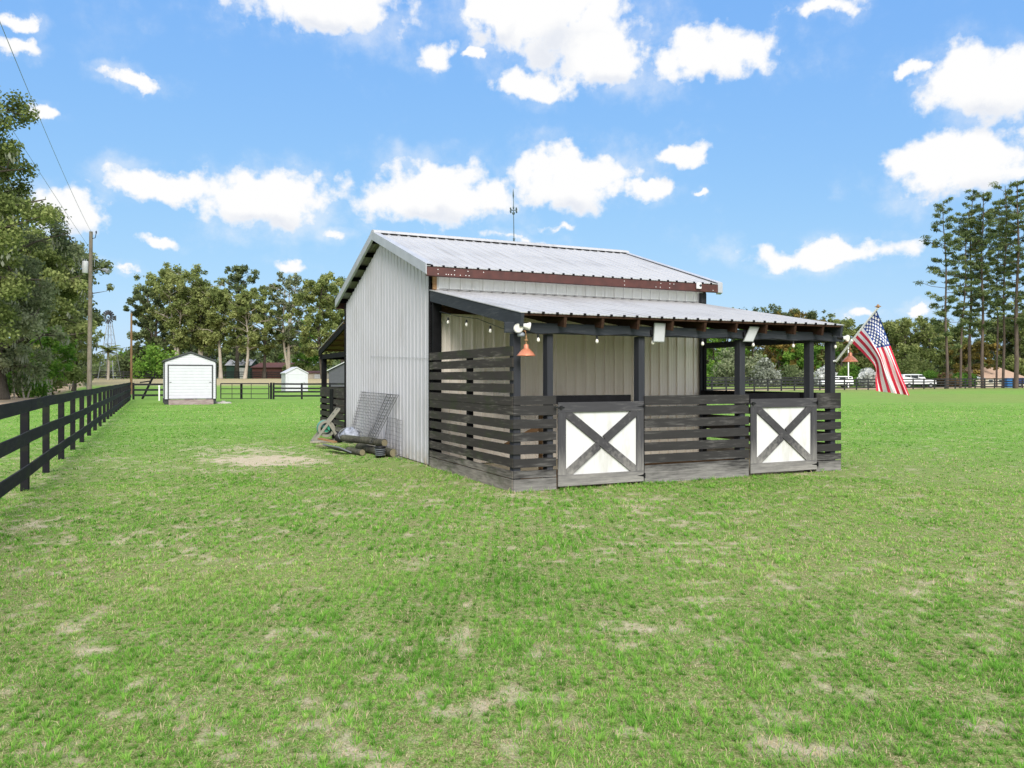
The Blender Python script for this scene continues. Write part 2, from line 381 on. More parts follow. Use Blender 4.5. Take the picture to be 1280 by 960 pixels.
    def field_at(shift, with_rest):
        field = rest if with_rest else None
        for x, y, hw, hh, s_ in clouds:
            a0 = math.atan((x - 640) / F); e0 = math.atan((YH - y) / F * math.cos(a0))
            q = 1 + ((x - 640) / F) ** 2
            sb = nd(nt, 'ShaderNodeVectorMath', operation='SUBTRACT'); L(pa.outputs[0], sb.inputs[0]); sb.inputs[1].default_value = (a0, e0 - shift, 0)
            ml = nd(nt, 'ShaderNodeVectorMath', operation='MULTIPLY'); L(sb.outputs[0], ml.inputs[0]); ml.inputs[1].default_value = (1.07 * F / hw * q, 1.07 * F / hh * q ** 0.5, 0)
            ln = nd(nt, 'ShaderNodeVectorMath', operation='LENGTH'); L(ml.outputs[0], ln.inputs[0])
            v = math_n(nt, 'SUBTRACT', s_, ln.outputs['Value'])
            field = v if field is None else math_n(nt, 'SMOOTH_MAX' if False else 'MAXIMUM', field, v)
        return math_n(nt, 'ADD', field, puff)
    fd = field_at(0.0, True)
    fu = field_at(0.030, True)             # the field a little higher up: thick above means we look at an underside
    def sstep(v, lo, hi):
        m_ = nd(nt, 'ShaderNodeMapRange', interpolation_type='SMOOTHSTEP'); L(v, m_.inputs[0]); m_.inputs[1].default_value = lo; m_.inputs[2].default_value = hi
        return m_.outputs[0]
    body = sstep(fd, -0.06, 0.38)
    n4 = nd(nt, 'ShaderNodeTexNoise', i_Scale=9.0, i_Detail=6.0, i_Roughness=0.62); L(cb.outputs[0], n4.inputs['Vector'])
    wisp = math_n(nt, 'MULTIPLY', sstep(fd, -0.75, 0.15), math_n(nt, 'MULTIPLY', sstep(n4.outputs['Fac'], 0.42, 0.70), 0.45))
    veil = math_n(nt, 'MULTIPLY', sstep(n4.outputs['Fac'], 0.55, 0.85), 0.16)
    mk = math_n(nt, 'MAXIMUM', math_n(nt, 'MAXIMUM', body, wisp), veil)
    up = math_n(nt, 'MULTIPLY', math_n(nt, 'GREATER_THAN', el, -0.02), mk)
    shade = math_n(nt, 'MULTIPLY', sstep(math_n(nt, 'SUBTRACT', fu, fd), -0.05, 0.60), sstep(fd, 0.0, 0.5))
    cc = mix(nt, shade, (1.0, 1.0, 1.0), (0.80, 0.835, 0.91))
    # unseen cloud deck added overhead and behind, made brighter to lift the ambient light
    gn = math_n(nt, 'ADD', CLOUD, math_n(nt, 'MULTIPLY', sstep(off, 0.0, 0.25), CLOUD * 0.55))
    gain = nd(nt, 'ShaderNodeVectorMath', operation='SCALE'); L(cc, gain.inputs[0]); L(gn, gain.inputs['Scale'])
    mx = nd(nt, 'ShaderNodeMix', data_type='RGBA'); L(up, mx.inputs[0]); L(hs.outputs[0], mx.inputs[6]); L(gain.outputs[0], mx.inputs[7])
    L(mx.outputs[2], bg.inputs[0])
    w.cycles.sampling_method = 'MANUAL'; w.cycles.sample_map_resolution = 256
CLOUD = 1.0 / (0.1 * 2 ** EXPO)
build_world()
sun = bpy.data.lights.new('sun', 'SUN'); so = bpy.data.objects.new('sun', sun); COL.objects.link(so)
sun.energy = 1.5; sun.angle = R(34); sun.color = (1.0, 0.955, 0.89)
so.rotation_euler = (R(90) - SUN_EL, 0, math.pi - SUN_AZ)
so.location = (10, -10, 30)

# ------------------------------------------------------------------ ground
def sand_mask(x, y):
    """0..1 bare sand, from patches where the photo shows them plus broken noise"""
    P = [(332, 576, 60, 6, 1.9), (300, 563, 55, 4, 1.2), (262, 568, 28, 3, 1.0), (280, 585, 60, 8, .8), (340, 590, 60, 8, .55), (180, 612, 60, 7, .45), (30, 628, 42, 14, .7), (20, 660, 40, 18, .6), (60, 608, 40, 7, .5), (105, 560, 30, 5, .45), (130, 530, 26, 4, .45),
         (110, 785, 80, 30, .48), (120, 815, 40, 16, .55), (60, 920, 90, 40, .6), (680, 762, 46, 7, .62), (840, 832, 40, 12, .6), (800, 792, 60, 7, .45), (980, 925, 60, 26, .62), (1045, 860, 16, 9, .6), (1070, 905, 36, 16, .55), (580, 908, 18, 10, .55), (325, 765, 16, 6, .5),
         (1215, 690, 40, 6, .4), (1130, 740, 30, 8, .42), (900, 680, 50, 6, .45), (780, 700, 60, 5, .35), (560, 690, 60, 6, .35), (390, 800, 20, 8, .42), (640, 830, 60, 10, .3), (1240, 790, 30, 10, .45), (450, 945, 40, 14, .5), (700, 930, 60, 16, .35), (170, 870, 60, 18, .4), (310, 700, 90, 9, .35)]
    fld = np.zeros_like(x)
    Yc = np.maximum(y, 0.5); px = 640 + F * x / Yc; py = YH + F * H / Yc
    for a, b, hw, hh, s in P:
        d = np.sqrt(((px - a) / hw) ** 2 + ((py - b) / hh) ** 2)
        fld = np.maximum(fld, s * np.clip(1.3 - d * 0.62, 0, 1) * (y > 0.5))
    n = fbm(x * 5.5, y * 5.5, 3, 5)
    n2 = fbm(x * 0.5, y * 0.5, 11, 4)
    u, v = w2uv(x, y)
    # trodden soil along the barn's foot and the log pile
    d1 = np.where((v > -0.3) & (v < 11), np.abs(u + 0.12), 9)
    base = 0.75 * np.clip(1 - d1 / 0.42, 0, 1)
    d2 = np.where((u > -0.3) & (u < 6.8), np.abs(v + 0.12), 9)
    base = np.maximum(base, 0.5 * np.clip(1 - d2 / 0.25, 0, 1))
    porch = np.where((u > 0.1) & (u < BW) & (v > 0.1) & (v < BD), 3.0, 0)
    dirt = np.where((u > -2.2) & (u < 0) & (v > 4.5) & (v < 10.5), 0.42, 0)
    fld = np.maximum(np.maximum(np.maximum(fld, base), dirt), porch)
    q = np.minimum(fld, 1.0) * 0.95 + np.maximum(fld - 1, 0) * .5 + (n - 0.5) * 3.4 + (n2 - 0.5) * 0.6 - 0.44
    small = smooth(0.59, 0.77, fbm(x * 6.5, y * 6.5, 29, 5) * 0.8 + n2 * 0.25) * 0.62 * smooth(40, 12, y)
    return np.clip(np.maximum(np.where(fld > 1.15, smooth(-0.1, 0.75, q), smooth(0.10, 1.05, q)) * (0.80 + 0.2 * (fld > 1.2)) * (fld > 0.02), small), 0, 1)
FX0, FY0 = -7.09, 11.48                   # a post of the near left fence; the fence runs along the barn's depth
def fence_lat(x, y): return -((x - FX0) * CT + (y - FY0) * ST)      # metres to the left of that fence
def zones(x, y):
    """far sandy drive and dry ground"""
    lat = fence_lat(x, y)
    q = x / np.maximum(y, 1)
    wob = (fbm(x * 0.07, y * 0.07, 5, 3) - 0.5) * 6
    road = smooth(5.0, 6.5, lat + wob * .4) * smooth(12.5, 10.5, lat + wob * .4) * smooth(36, 46, y)
    band = smooth(98, 108, y + wob) * smooth(156, 150, y) * smooth(0.02, -0.06, q) * 0.8
    # drive behind the right-hand fence
    ln = 87.6 + 0.468 * (x - 22.4)
    dr = smooth(3.0, 4.0, y - ln) * smooth(14, 11, y - ln) * (q > -0.05)
    dry = smooth(-16, -4, y - ln + wob) * smooth(60, 40, y - ln) * (q > 0.0) * 0.5
    litter = smooth(10.5, 13, lat + wob * .3) * smooth(34, 40, y) * 0.9 * (q < -0.4)
    far_r = smooth(36, 60, y) * smooth(0.38, 0.5, q) * smooth(0.42, 0.62, fbm(x * 0.05, y * 0.16, 8, 3)) * 0.35
    return np.clip(np.maximum(np.maximum(road, band), dr), 0, 1), np.clip(np.maximum(np.maximum(dry, litter), far_r), 0, 1)

def ground_mat():
    m, nt, out = new_mat('lawn_ground')
    L = nt.links.new
    g = nd(nt, 'ShaderNodeNewGeometry')
    pos = g.outputs['Position']
    sa = nd(nt, 'ShaderNodeAttribute', attribute_name='sand').outputs['Fac']
    ro = nd(nt, 'ShaderNodeAttribute', attribute_name='road').outputs['Fac']
    dr = nd(nt, 'ShaderNodeAttribute', attribute_name='dry').outputs['Fac']
    fr = nd(nt, 'ShaderNodeAttribute', attribute_name='far').outputs['Fac']
    fine = noise(nt, pos, 60, 5, 0.7); mid = noise(nt, pos, 5.0, 6, 0.65); big = noise(nt, pos, 0.35, 5, 0.6); blot = noise(nt, pos, 1.3, 6, 0.7)
    vfine = noise(nt, pos, 95, 5, 0.75)
    f2 = math_n(nt, 'ADD', math_n(nt, 'MULTIPLY', noise(nt, pos, 42, 5, .75), 0.5), math_n(nt, 'MULTIPLY', vfine, 0.5))
    thatch = ramp(nt, f2, [(0.38, (0.062, 0.057, 0.023)), (0.47, (0.18, 0.155, 0.075)), (0.54, (0.32, 0.275, 0.15)), (0.63, (0.54, 0.465, 0.305))])
    green = ramp(nt, vfine, [(0.36, (0.052, 0.100, 0.018)), (0.5, (0.135, 0.275, 0.040)), (0.64, (0.255, 0.415, 0.085))])
    gf = ramp(nt, math_n(nt, 'ADD', math_n(nt, 'MULTIPLY', noise(nt, pos, 22, 5, .7), 0.6), math_n(nt, 'MULTIPLY', mid, 0.4)), [(0.40, (0.04, 0.04, 0.04)), (0.60, (0.70, 0.70, 0.70))])
    near = mix(nt, gf, thatch, green)
    farc = ramp(nt, math_n(nt, 'ADD', math_n(nt, 'MULTIPLY', blot, 0.6), math_n(nt, 'MULTIPLY', big, 0.4)),
                [(0.30, (0.180, 0.220, 0.066)), (0.44, (0.145, 0.265, 0.050)), (0.58, (0.180, 0.305, 0.062)), (0.72, (0.260, 0.310, 0.108))])
    c = mix(nt, fr, near, farc)
    c = mix(nt, math_n(nt, 'MULTIPLY', dr, ramp(nt, mid, [(0.3, (.5, .5, .5)), (0.7, (1, 1, 1))])), c, (0.25, 0.20, 0.095))
    sand = ramp(nt, fine, [(0.3, (0.30, 0.235, 0.155)), (0.5, (0.52, 0.435, 0.32)), (0.7, (0.68, 0.60, 0.48))])
    sf = math_n(nt, 'MULTIPLY', sa, ramp(nt, noise(nt, pos, 25, 5, .7), [(0.3, (.55, .55, .55)), (.55, (1, 1, 1))]), True)
    c = mix(nt, sf, c, sand)
    road = ramp(nt, mid, [(0.3, (0.33, 0.24, 0.15)), (0.65, (0.46, 0.36, 0.25))])
    c = mix(nt, ro, c, road)
    bsdf(nt, out, c, 0.95, 0, math_n(nt, 'ADD', fine, math_n(nt, 'MULTIPLY', mid, 1.5)), 0.6, 0.03, 0.1)
    return m
def build_ground():
    a_f = np.linspace(R(-52), R(52), 521)
    a_c = np.linspace(R(52), R(308), 66)[1:-1]
    ang = np.concatenate((a_f, a_c)); na = len(ang)
    rad = np.concatenate(([0.6, 1.5], np.exp(np.linspace(math.log(2.6), math.log(60), 330)), np.exp(np.linspace(math.log(63), math.log(1500), 60))))
    A, RR = np.meshgrid(ang, rad)
    X, Y = (RR * np.sin(A)).ravel(), (RR * np.cos(A)).ravel()
    Z = gz(X, Y)
    near = (np.hypot(X, Y) < 65)
    bump = (fbm(X * 0.9, Y * 0.9, 41, 4) - 0.5) * 0.05 * near * smooth(60, 30, np.hypot(X, Y))
    u, v = w2uv(X, Y)
    inside = smooth(0.8, 0.1, np.maximum(np.maximum(-u, u - BW), np.maximum(-v, v - 14)))
    Z = Z + bump * (1 - inside) - 0.0
    V = np.stack((X, Y, Z), 1); V = np.vstack((V, [[0, 0, 0]]))
    i = np.arange(len(rad) - 1)[:, None] * na; j = np.arange(na)[None, :]; k = (j + 1) % na
    Q = np.stack((i + j, i + na + j, i + na + k, i + k), -1).reshape(-1, 4)
    c = len(V) - 1
    T = np.stack((np.full(na, c), np.arange(na), (np.arange(na) + 1) % na), 1)
    # faces wind so that normals point up
    flat = np.concatenate((Q[:, ::1].ravel(), T.ravel())); sizes = np.concatenate((np.full(len(Q), 4), np.full(na, 3)))
    X, Y = V[:, 0], V[:, 1]
    ro, dr = zones(X, Y)
    rr = np.hypot(X, Y)
    o = np_mesh('ground', V, flat, sizes, ground_mat(), None, None,
                {'sand': sand_mask(X, Y), 'road': ro, 'dry': dr, 'far': smooth(9, 26, rr)}, True)
    tag(o, kind='structure')
build_ground()

# ------------------------------------------------------------------ grass blades
def build_grass():
    rng = np.random.default_rng(5)
    VV, FF, TT = [], [], []
    nb = 0
    layers = [(2.6, 7, 11500, 0.020, 0.056, 0.0031), (7, 14, 3600, 0.022, 0.056, 0.0056), (14, 30, 560, 0.022, 0.050, 0.0112), (30, 62, 80, 0.03, 0.06, 0.026)]
    for r0, r1, dens, l0, l1, w in layers:
        area = 0.5 * R(98) * (r1 * r1 - r0 * r0); n = int(area * dens)
        r = np.sqrt(rng.uniform(r0 * r0, r1 * r1, n)); a = rng.uniform(R(-53), R(45), n)
        x, y = r * np.sin(a), r * np.cos(a)
        s = sand_mask(x, y); ro, dr = zones(x, y)
        pat = fbm(x * 3.7, y * 3.7, 77, 4); pat2 = fbm(x * 0.45, y * 0.45, 91, 4)
        u, v = w2uv(x, y)
        inb = (u > -0.06) & (u < BW + .06) & (v > -0.06) & (v < 13.9)
        keep = (rng.random(n) > s * 0.93) & (rng.random(n) < (0.75 + 0.5 * smooth(0.35, 0.6, pat)) * (1 - smooth(40, 62, r))) & (~inb) & (rng.random(n) > ro)
        x, y, r, pat, pat2, s = x[keep], y[keep], r[keep], pat[keep], pat2[keep], s[keep]; n = len(x)
        tuft = smooth(0.62, 0.72, fbm(x * 2.4, y * 2.4, 55, 3))
        ln = rng.uniform(l0, l1, n) * (0.7 + 0.6 * smooth(0.3, 0.7, pat)) * (1 + 0.35 * tuft) * np.where(np.maximum(np.maximum(-u, u - BW), np.maximum(-v, v - 14))[keep] < .22, 1.7, 1.0)
        ww = w * rng.uniform(0.7, 1.35, n)
        # blades gather into low tufts and fan out from each tuft's middle
        ts = 0.075 if r1 < 8 else (0.11 if r1 < 20 else 0.2)
        gx, gy = np.floor(x / ts), np.floor(y / ts)
        cx = (gx + 0.2 + 0.6 * _hash(gx, gy, 5)) * ts; cy = (gy + 0.2 + 0.6 * _hash(gx, gy, 6)) * ts; hk = _hash(gx, gy, 7)
        tf = (hk > 0.35) & (rng.random(n) < 0.8)
        pull = np.where(tf, rng.uniform(0.35, 0.9, n), 0.0)
        az = np.where(tf, np.arctan2(y - cy, x - cx) + rng.normal(0, .5, n), rng.uniform(0, 2 * math.pi, n))
        x = x + (cx - x) * pull; y = y + (cy - y) * pull
        ln = ln * np.where(tf, 0.55 + 0.55 * _hash(gx, gy, 8), 0.75)
        lean = np.clip(rng.normal(1.10, 0.30, n), .3, 1.55) - 0.15 * tf
        r = np.hypot(x, y)
        d = np.stack((np.cos(az), np.sin(az), np.zeros(n)), 1); sd = np.stack((-np.sin(az), np.cos(az), np.zeros(n)), 1)
        tw = rng.uniform(-0.8, 0.8, n)[:, None]; sd = sd * np.cos(tw) + d * np.sin(tw)
        z = gz(x, y) + np.where(r < 30, (fbm(x * 0.9, y * 0.9, 41, 4) - 0.5) * 0.05 * smooth(60, 30, r), 0) - 0.004
        B = np.stack((x, y, z), 1)
        up = np.array((0, 0, 1.0))
        mid = B + (d * np.sin(lean * .55)[:, None] + up * np.cos(lean * .55)[:, None]) * (ln * 0.55)[:, None]
        tip = mid + (d * np.sin(lean * 1.25)[:, None] + up * np.cos(lean * 1.25)[:, None]) * (ln * 0.5)[:, None]
        hw = (sd * ww[:, None] * 0.5)
        V = np.stack((B - hw, B + hw, mid + hw * .85, mid - hw * .85, tip), 1).reshape(-1, 3)
        i = np.arange(n) * 5 + nb
        FF.append(np.stack((i, i + 1, i + 2, i + 3, i + 3, i + 2, i + 4), 1).ravel())
        t = 0.50 + (pat2 - 0.5) * 0.55 + (pat - .5) * 0.25 + rng.normal(0, 0.13, n)
        t = t - 0.14 * smooth(0.66, 0.76, fbm(x * 1.7, y * 1.7, 133, 4)) * (r < 20)
        straw = rng.random(n) < (np.where(tf, 0.03, 0.18) + 0.13 * smooth(0.45, 0.65, pat2) + 0.4 * s)
        t = t + np.where(tf, (hk - .62) * 0.55, 0)
        t = np.where(straw, rng.uniform(0.86, 1.0, n), np.clip(t, 0.02, 0.80))
        TT.append(np.repeat(t, 5)); VV.append(V); nb += 5 * n
    V = np.vstack(VV); Fl = np.concatenate(FF); T = np.concatenate(TT)
    nbl = nb // 5
    m, nt, out = new_mat('grass_blade')
    at_ = nd(nt, 'ShaderNodeAttribute', attribute_name='tint')
    c = ramp(nt, at_.outputs['Fac'], [(0.0, (0.065, 0.120, 0.022)), (0.26, (0.105, 0.275, 0.036)), (0.54, (0.190, 0.425, 0.060)), (0.80, (0.335, 0.525, 0.115)), (0.88, (0.47, 0.39, 0.22)), (1.0, (0.66, 0.545, 0.355))])
    d = nd(nt, 'ShaderNodeBsdfDiffuse'); t = nd(nt, 'ShaderNodeBsdfTranslucent')
    nt.links.new(c, d.inputs[0]); nt.links.new(c, t.inputs[0])
    x = nd(nt, 'ShaderNodeMixShader'); x.inputs[0].default_value = 0.40
    nt.links.new(d.outputs[0], x.inputs[1]); nt.links.new(t.outputs[0], x.inputs[2]); nt.links.new(x.outputs[0], out.inputs[0])
    o = np_mesh('grass', V, Fl, np.tile((4, 3), nbl), m, None, T)
    tag(o, 'short green lawn grass mixed with dry straw around the barn', 'grass', kind='stuff')
build_grass()


# ------------------------------------------------------------------ the barn (local axes: x along the front, y into the depth)
rnd = random.Random(3)
PITCH = 0.2286
def rib_profile(x0, x1, h=0.030, minor=True, first=None):
    pts = [(x0, 0.0)]
    x = first if first is not None else x0 + 0.06
    while x < x1 - 0.03:
        pts += [(x - 0.026, 0), (x - 0.014, h), (x + 0.014, h), (x + 0.026, 0)]
        if minor and x + PITCH < x1:
            for m in (0.085, 0.145):
                pts += [(x + m - 0.012, 0), (x + m, 0.0045), (x + m + 0.012, 0)]
        x += PITCH
    pts.append((x1, 0.0))
    return [p for i, p in enumerate(pts) if i == 0 or p[0] > pts[i - 1][0] - 1e-6 and p[0] <= x1]
def rib_xs(x0, x1, first=None):
    x = first if first is not None else x0 + 0.06
    r = []
    while x < x1 - 0.03: r.append(x); x += PITCH
    return r

barn = thing('horse_barn', 'white ribbed metal horse barn with galvanised roof, rust red fascia and black slatted porch', 'barn', (AX, AY, 0), TH)
V0, V1 = BD, BD + BL                      # the closed block runs from v = V0 to V1
VR, ZR = 7.08, 4.93                       # ridge
SL = 0.326                                # roof slope
ZE = ZR - SL * (VR - 3.36)                # roof height above the front eave line
# gable walls
def gable(name, u, sgn):
    mb = MB(); pr = rib_profile(V0 + 0.005, V1 - 0.005, 0.017)
    top = lambda v: ZR - 0.235 - SL * abs(v - VR)
    pts = sorted(pr + ([] if any(abs(p[0] - VR) < .01 for p in pr) else [(VR, 0.0)]))
    for lo, hi in ((0.02, None),):
        mb.quadstrip([[(u + sgn * h, v, 0.02) for v, h in pts], [(u + sgn * h, v, 2.0) for v, h in pts], [(u + sgn * h, v, top(v)) for v, h in pts]])
    return mb.build(name, M['cladding'], barn)
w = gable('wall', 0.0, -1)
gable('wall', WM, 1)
mb = MB()                                  # faint seam of the upper sheet on the gable, a screw line
mb.beam((-0.024, V0 + .02, 2.02), (-0.024, V1 - 2.6, 2.16), 0.003, 0.008)
mb.build('seam', M['trim'], w)
# front and back walls
def long_wall(v, sgn, zt, mat):
    mb = MB(); pr = rib_profile(0.03, WM - 0.03, first=0.16)
    zs = 3.28 if v < 5 else 1.6
    mb.quadstrip([[(u, v + sgn * h, 0.02) for u, h in pr], [(u, v + sgn * h, zs) for u, h in pr]])
    if v < 5:                              # the same wall above the porch roof, coloured brighter against the eave's shade
        w_ = mb.build('wall', mat, barn); mb = MB()
        mb.quadstrip([[(u, v + sgn * (h + .003), zs - .02) for u, h in pr], [(u, v + sgn * (h + .003), zt) for u, h in pr]]); mb.build('wall', M['cladding_bright'], barn); return w_
    mb.quadstrip([[(u, v + sgn * h, zs) for u, h in pr], [(u, v + sgn * h, zt) for u, h in pr]])
    return mb.build('wall', mat, barn)
long_wall(V0, -1, ZE - 0.02, M['cladding_bounce'])
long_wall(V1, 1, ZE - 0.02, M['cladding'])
mb = MB(); mb.box(0.05, WM - 0.05, V0 + 0.05, V1 - 0.05, 0.0, 0.03); mb.build('floor_slab', M['concrete'], barn)
# black corner boards
for u0, u1, v0, v1 in ((-0.035, 0.0, V0 - 0.03, V0 + 0.03), (-0.035, 0.0, V1 - 0.03, V1 + 0.035), (WM, WM + 0.035, V0 - 0.03, V0 + 0.03), (WM, WM + .035, V1 - .03, V1 + .035)):
    mb = MB(); mb.box(u0, u1, v0, v1, 0, ZE - 0.11 if v0 < 5 else ZE - .11, 0, 0.006); mb.build('corner_trim', M['black'], barn)
mb = MB(); mb.box(WM - 0.16, WM - 0.002, V0 - 0.09, V0 - 0.026, 0, ZE - 0.2, 0, 0.008); mb.build('corner_post', M['post'], barn)
mb = MB(); mb.box(0.002, 0.17, V0 - 0.13, V0 - 0.026, 0, 3.14, 0, 0.008); mb.build('corner_post', M['black'], barn)
mb = MB(); mb.box(0.02, 0.09, V0 - 0.09, V0 - 0.028, 3.30, ZE - 0.17); mb.build('soffit_end', M['lumber'], barn)
mb = MB(); mb.box(0.105, 0.145, V0 - 0.05, V0 - 0.024, 0.05, ZE - 0.16); mb.build('white_trim', M['panel'], barn)

# main roof
U0, U1 = -0.19, 6.58
roof = None
def slope(vr, zr, ve, ze, u0, u1, mat, first=None, h=0.015, name='roof'):
    """a ribbed sheet from the high line (vr, zr) to the low line (ve, ze)"""
    dv, dz = ve - vr, ze - zr; l = math.hypot(dv, dz); n = np.array((-dz * (1 if dv > 0 else -1), abs(dv))) / l
    if n[1] < 0: n = -n
    mb = MB(); pr = rib_profile(u0, u1, h, True, first)
    rows = []
    for t in (0, 0.5, 1.0):
        rows.append([(u, vr + dv * t + n[0] * hh * (1 if dv < 0 else 1), zr + dz * t + n[1] * hh) for u, hh in pr])
    mb.quadstrip(rows)
    lo = [[(p[0], p[1] - n[0] * .006 - 0, p[2] - .012) for p in r] for r in rows]
    mb.quadstrip([rows[2], lo[2]]); mb.quadstrip([lo[0], lo[1], lo[2]])
    mb.quadstrip([[rows[i][0] for i in range(3)], [lo[i][0] for i in range(3)]]); mb.quadstrip([[rows[i][-1] for i in range(3)], [lo[i][-1] for i in range(3)]])
    return mb.build(name, mat, barn), n
VE_F, VE_B = 3.33, 2 * VR - 3.33
rf, nF = slope(VR, ZR, VE_F, ZR - SL * (VR - VE_F), U0, U1, M['roof'], U0 + 0.10)
rb, nB = slope(VR, ZR, VE_B, ZR - SL * (VR - VE_F), U0, U1, M['roof'], U0 + 0.10)
# foam closures: the dark dashes under the ridge cap and at the eave
for rp, s in ((rf, -1), (rb, 1)):
    mb = MB(); xs = rib_xs(U0, U1, U0 + 0.10)
    for a, b in zip(xs[:-1], xs[1:]):
        v = VR + s * 0.165; z = ZR - SL * 0.165
        mb.box(a + 0.034, b - 0.034, v - 0.02, v + 0.02, z - 0.004, z + 0.034)
    mb.box(U0 + .02, U1 - .02, VR + s * 0.150 - .008, VR + s * .150 + .008, ZR - SL * .165 - .002, ZR - SL * .165 + 0.012); o_ = mb.build('ridge_closure', M['black'], rp); o_['kind'] = 'stuff'
    mb = MB()
    for a in xs:
        v = VE_F + 0.008 if s < 0 else VE_B - 0.008; z = ZR - SL * (VR - VE_F)
        mb.box(a - 0.022, a + 0.022, v - 0.02 if s < 0 else v, v + (0.0 if s < 0 else 0.02), z - 0.016, z + 0.017)
    o_ = mb.build('eave_closure', M['black'], rp); o_['kind'] = 'stuff'
mb = MB()
for s in (-1, 1):
    a, b, c = [(VR, ZR + 0.075), (VR + s * 0.13, ZR + 0.062 - SL * 0.13 * .6), (VR + s * 0.17, ZR - SL * 0.17 + 0.036)]
    mb.quadstrip([[(U0 - .01, *a), (U0 - .01, *b), (U0 - .01, *c)], [(U1 + .01, *a), (U1 + .01, *b), (U1 + .01, *c)]])
    mb.quadstrip([[(U0 - .01, a[0], a[1]), (U0 - .01, b[0], b[1]), (U0 - .01, c[0], c[1])], [(U0 - .01, VR, ZR + .01), (U0 - .01, b[0], ZR - SL * .13), (U0 - .01, c[0], ZR - SL * .17)]])
mb.build('ridge_cap', M['roof'], rf)
# rakes: folded grey metal along the gable edges
for u, s in ((U0, -1), (U1, 1)):
    for side in (-1, 1):
        mb = MB(); ve = VE_F if side < 0 else VE_B
        p0 = (VR, ZR); p1 = (ve + (-.02 if side < 0 else .02), ZR - SL * (VR - VE_F))
        a = u + s * 0.004; b = u + s * 0.022
        P = []
        for (v, z) in (p0, p1):
            P.append((v, z))
        rows = []
        for (v, z) in (p0, p1):
            rows.append([(u - s * 0.13, v, z + 0.030), (b, v, z + 0.036), (b, v, z - 0.155), (a - s * 0.03, v, z - 0.165), (a - s * 0.03, v, z - 0.150), (a, v, z - 0.140), (a, v, z + 0.026), (u - s * .13, v, z + .024)])
        mb.quadstrip(rows, 0, True); mb.poly(rows[1])
        mb.build('rake_trim', M['trim'], rf if side < 0 else rb)
# rust-red fascias under the eaves, with pale screw heads
ZF = ZR - SL * (VR - VE_F)
for v, s in ((VE_F, -1), (VE_B, 1)):
    mb = MB()
    rows = [[(u, v + s * y, z) for y, z in ((-0.01, ZF - 0.028), (0.022, ZF - 0.028), (0.022, ZF - 0.185), (-0.03, ZF - 0.195), (-0.03, ZF - 0.18), (0.008, ZF - 0.172), (0.008, ZF - .04), (-.01, ZF - .04))] for u in (U0 + 0.001, U1 - 0.09)]
    mb.quadstrip(rows, 0, True); mb.poly(rows[0]); mb.poly(rows[1])
    fa = mb.build('fascia', M['rust'], barn)
    if s < 0:
        mb = MB()
        for u in (0.02, .20, .235, .27, .34, .45, .56, .62, .92, 1.0, 4.05, 4.86, 4.95, 5.2, 5.3, 5.48, 5.75, 6.33):
            for z in (ZF - 0.068, ZF - 0.150):
                if rnd.random() < 0.62: mb.lathe([(0.0, -0.006), (0.008, -0.005), (0.009, 0.0)], (u + rnd.uniform(-.02, .02), v - 0.0235, z), 8, 0, 1)
        mb.build('screw', M['whitep'], fa)['kind'] = 'stuff'
    mb = MB()
    rows = [[(u, v + s * y, z) for y, z in ((-0.02, ZF + .03), (0.028, ZF + .03), (0.030, ZF - 0.19), (-0.04, ZF - 0.225))] for u in (U1 - 0.10, U1 + 0.025)]
    mb.quadstrip(rows, 0, True); mb.poly(rows[0]); mb.poly(rows[1]); mb.build('end_cap', M['trim'], barn)
# dark purlins and blocks that show under the gable overhang, and a dark deck under the sheet
mb = MB()
for s in (-1, 1):
    for t in np.linspace(0.25, 3.55, 6):
        v = VR + s * t; z = ZR - SL * t
        mb.box(U0 + 0.03, U1 - 0.03, v - 0.045, v + 0.045, z - 0.115, z - 0.022)
mb.build('purlin', M['black'], barn)

# porch roof
ZPW, ZPE, VPE = 3.30, 2.585, -0.30
PU0, PU1 = -0.035, 6.26
pr_, nP = slope(V0 - 0.022, ZPW, VPE, ZPE, PU0, PU1, M['roof'], PU0 + 0.13, 0.018, 'porch_roof')
mb = MB()
for a in rib_xs(PU0, PU1, PU0 + 0.13): mb.box(a - 0.02, a + 0.02, VPE - 0.012, VPE + 0.004, ZPE - 0.018, ZPE + 0.015)
o_ = mb.build('eave_closure', M['black'], pr_); o_['kind'] = 'stuff'
mb = MB(); mb.quadstrip([[(u, V0 - 0.040, ZPW + .03), (u, V0 - 0.030, ZPW + .02), (u, V0 - 0.12, ZPW + 0.012)] for u in (0.15, WM - 0.03)]); mb.build('flashing', M['trim'], pr_)
sp = (ZPW - ZPE) / (V0 - VPE)
zr_at = lambda v: ZPE + sp * (v - VPE)
mb = MB()
for t in (0.0, 0.75, 1.5, 2.25, 3.0, 3.55):
    v = VPE + 0.06 + t; mb.box(PU0 + .03, PU1 - .03, v - 0.045, v + 0.045, zr_at(v) - 0.055, zr_at(v) - 0.016)
mb.build('purlin', M['rafter'], barn)
us = [0.70 + 0.635 * i for i in range(9)]
for u in us:
    mb = MB(); mb.beam((u, VPE + 0.03, zr_at(VPE + .03) - 0.13), (u, V0 - 0.03, zr_at(V0 - .03) - 0.13), 0.045, 0.145); mb.build('rafter', M['rafter'], barn)
for u in (0.0, 6.22):
    mb = MB(); mb.beam((u, VPE + 0.02, zr_at(VPE + .02) - 0.115), (u, V0 - 0.01, zr_at(V0 - .01) - 0.115), 0.05, 0.19); mb.build('rim_rafter', M['beam'], barn)
mb = MB(); mb.beam((0.02, V0 - .08, 2.93), (WM - 0.2, V0 - .08, 2.93), 0.05, 0.14); mb.build('ledger', M['rafter'], barn)
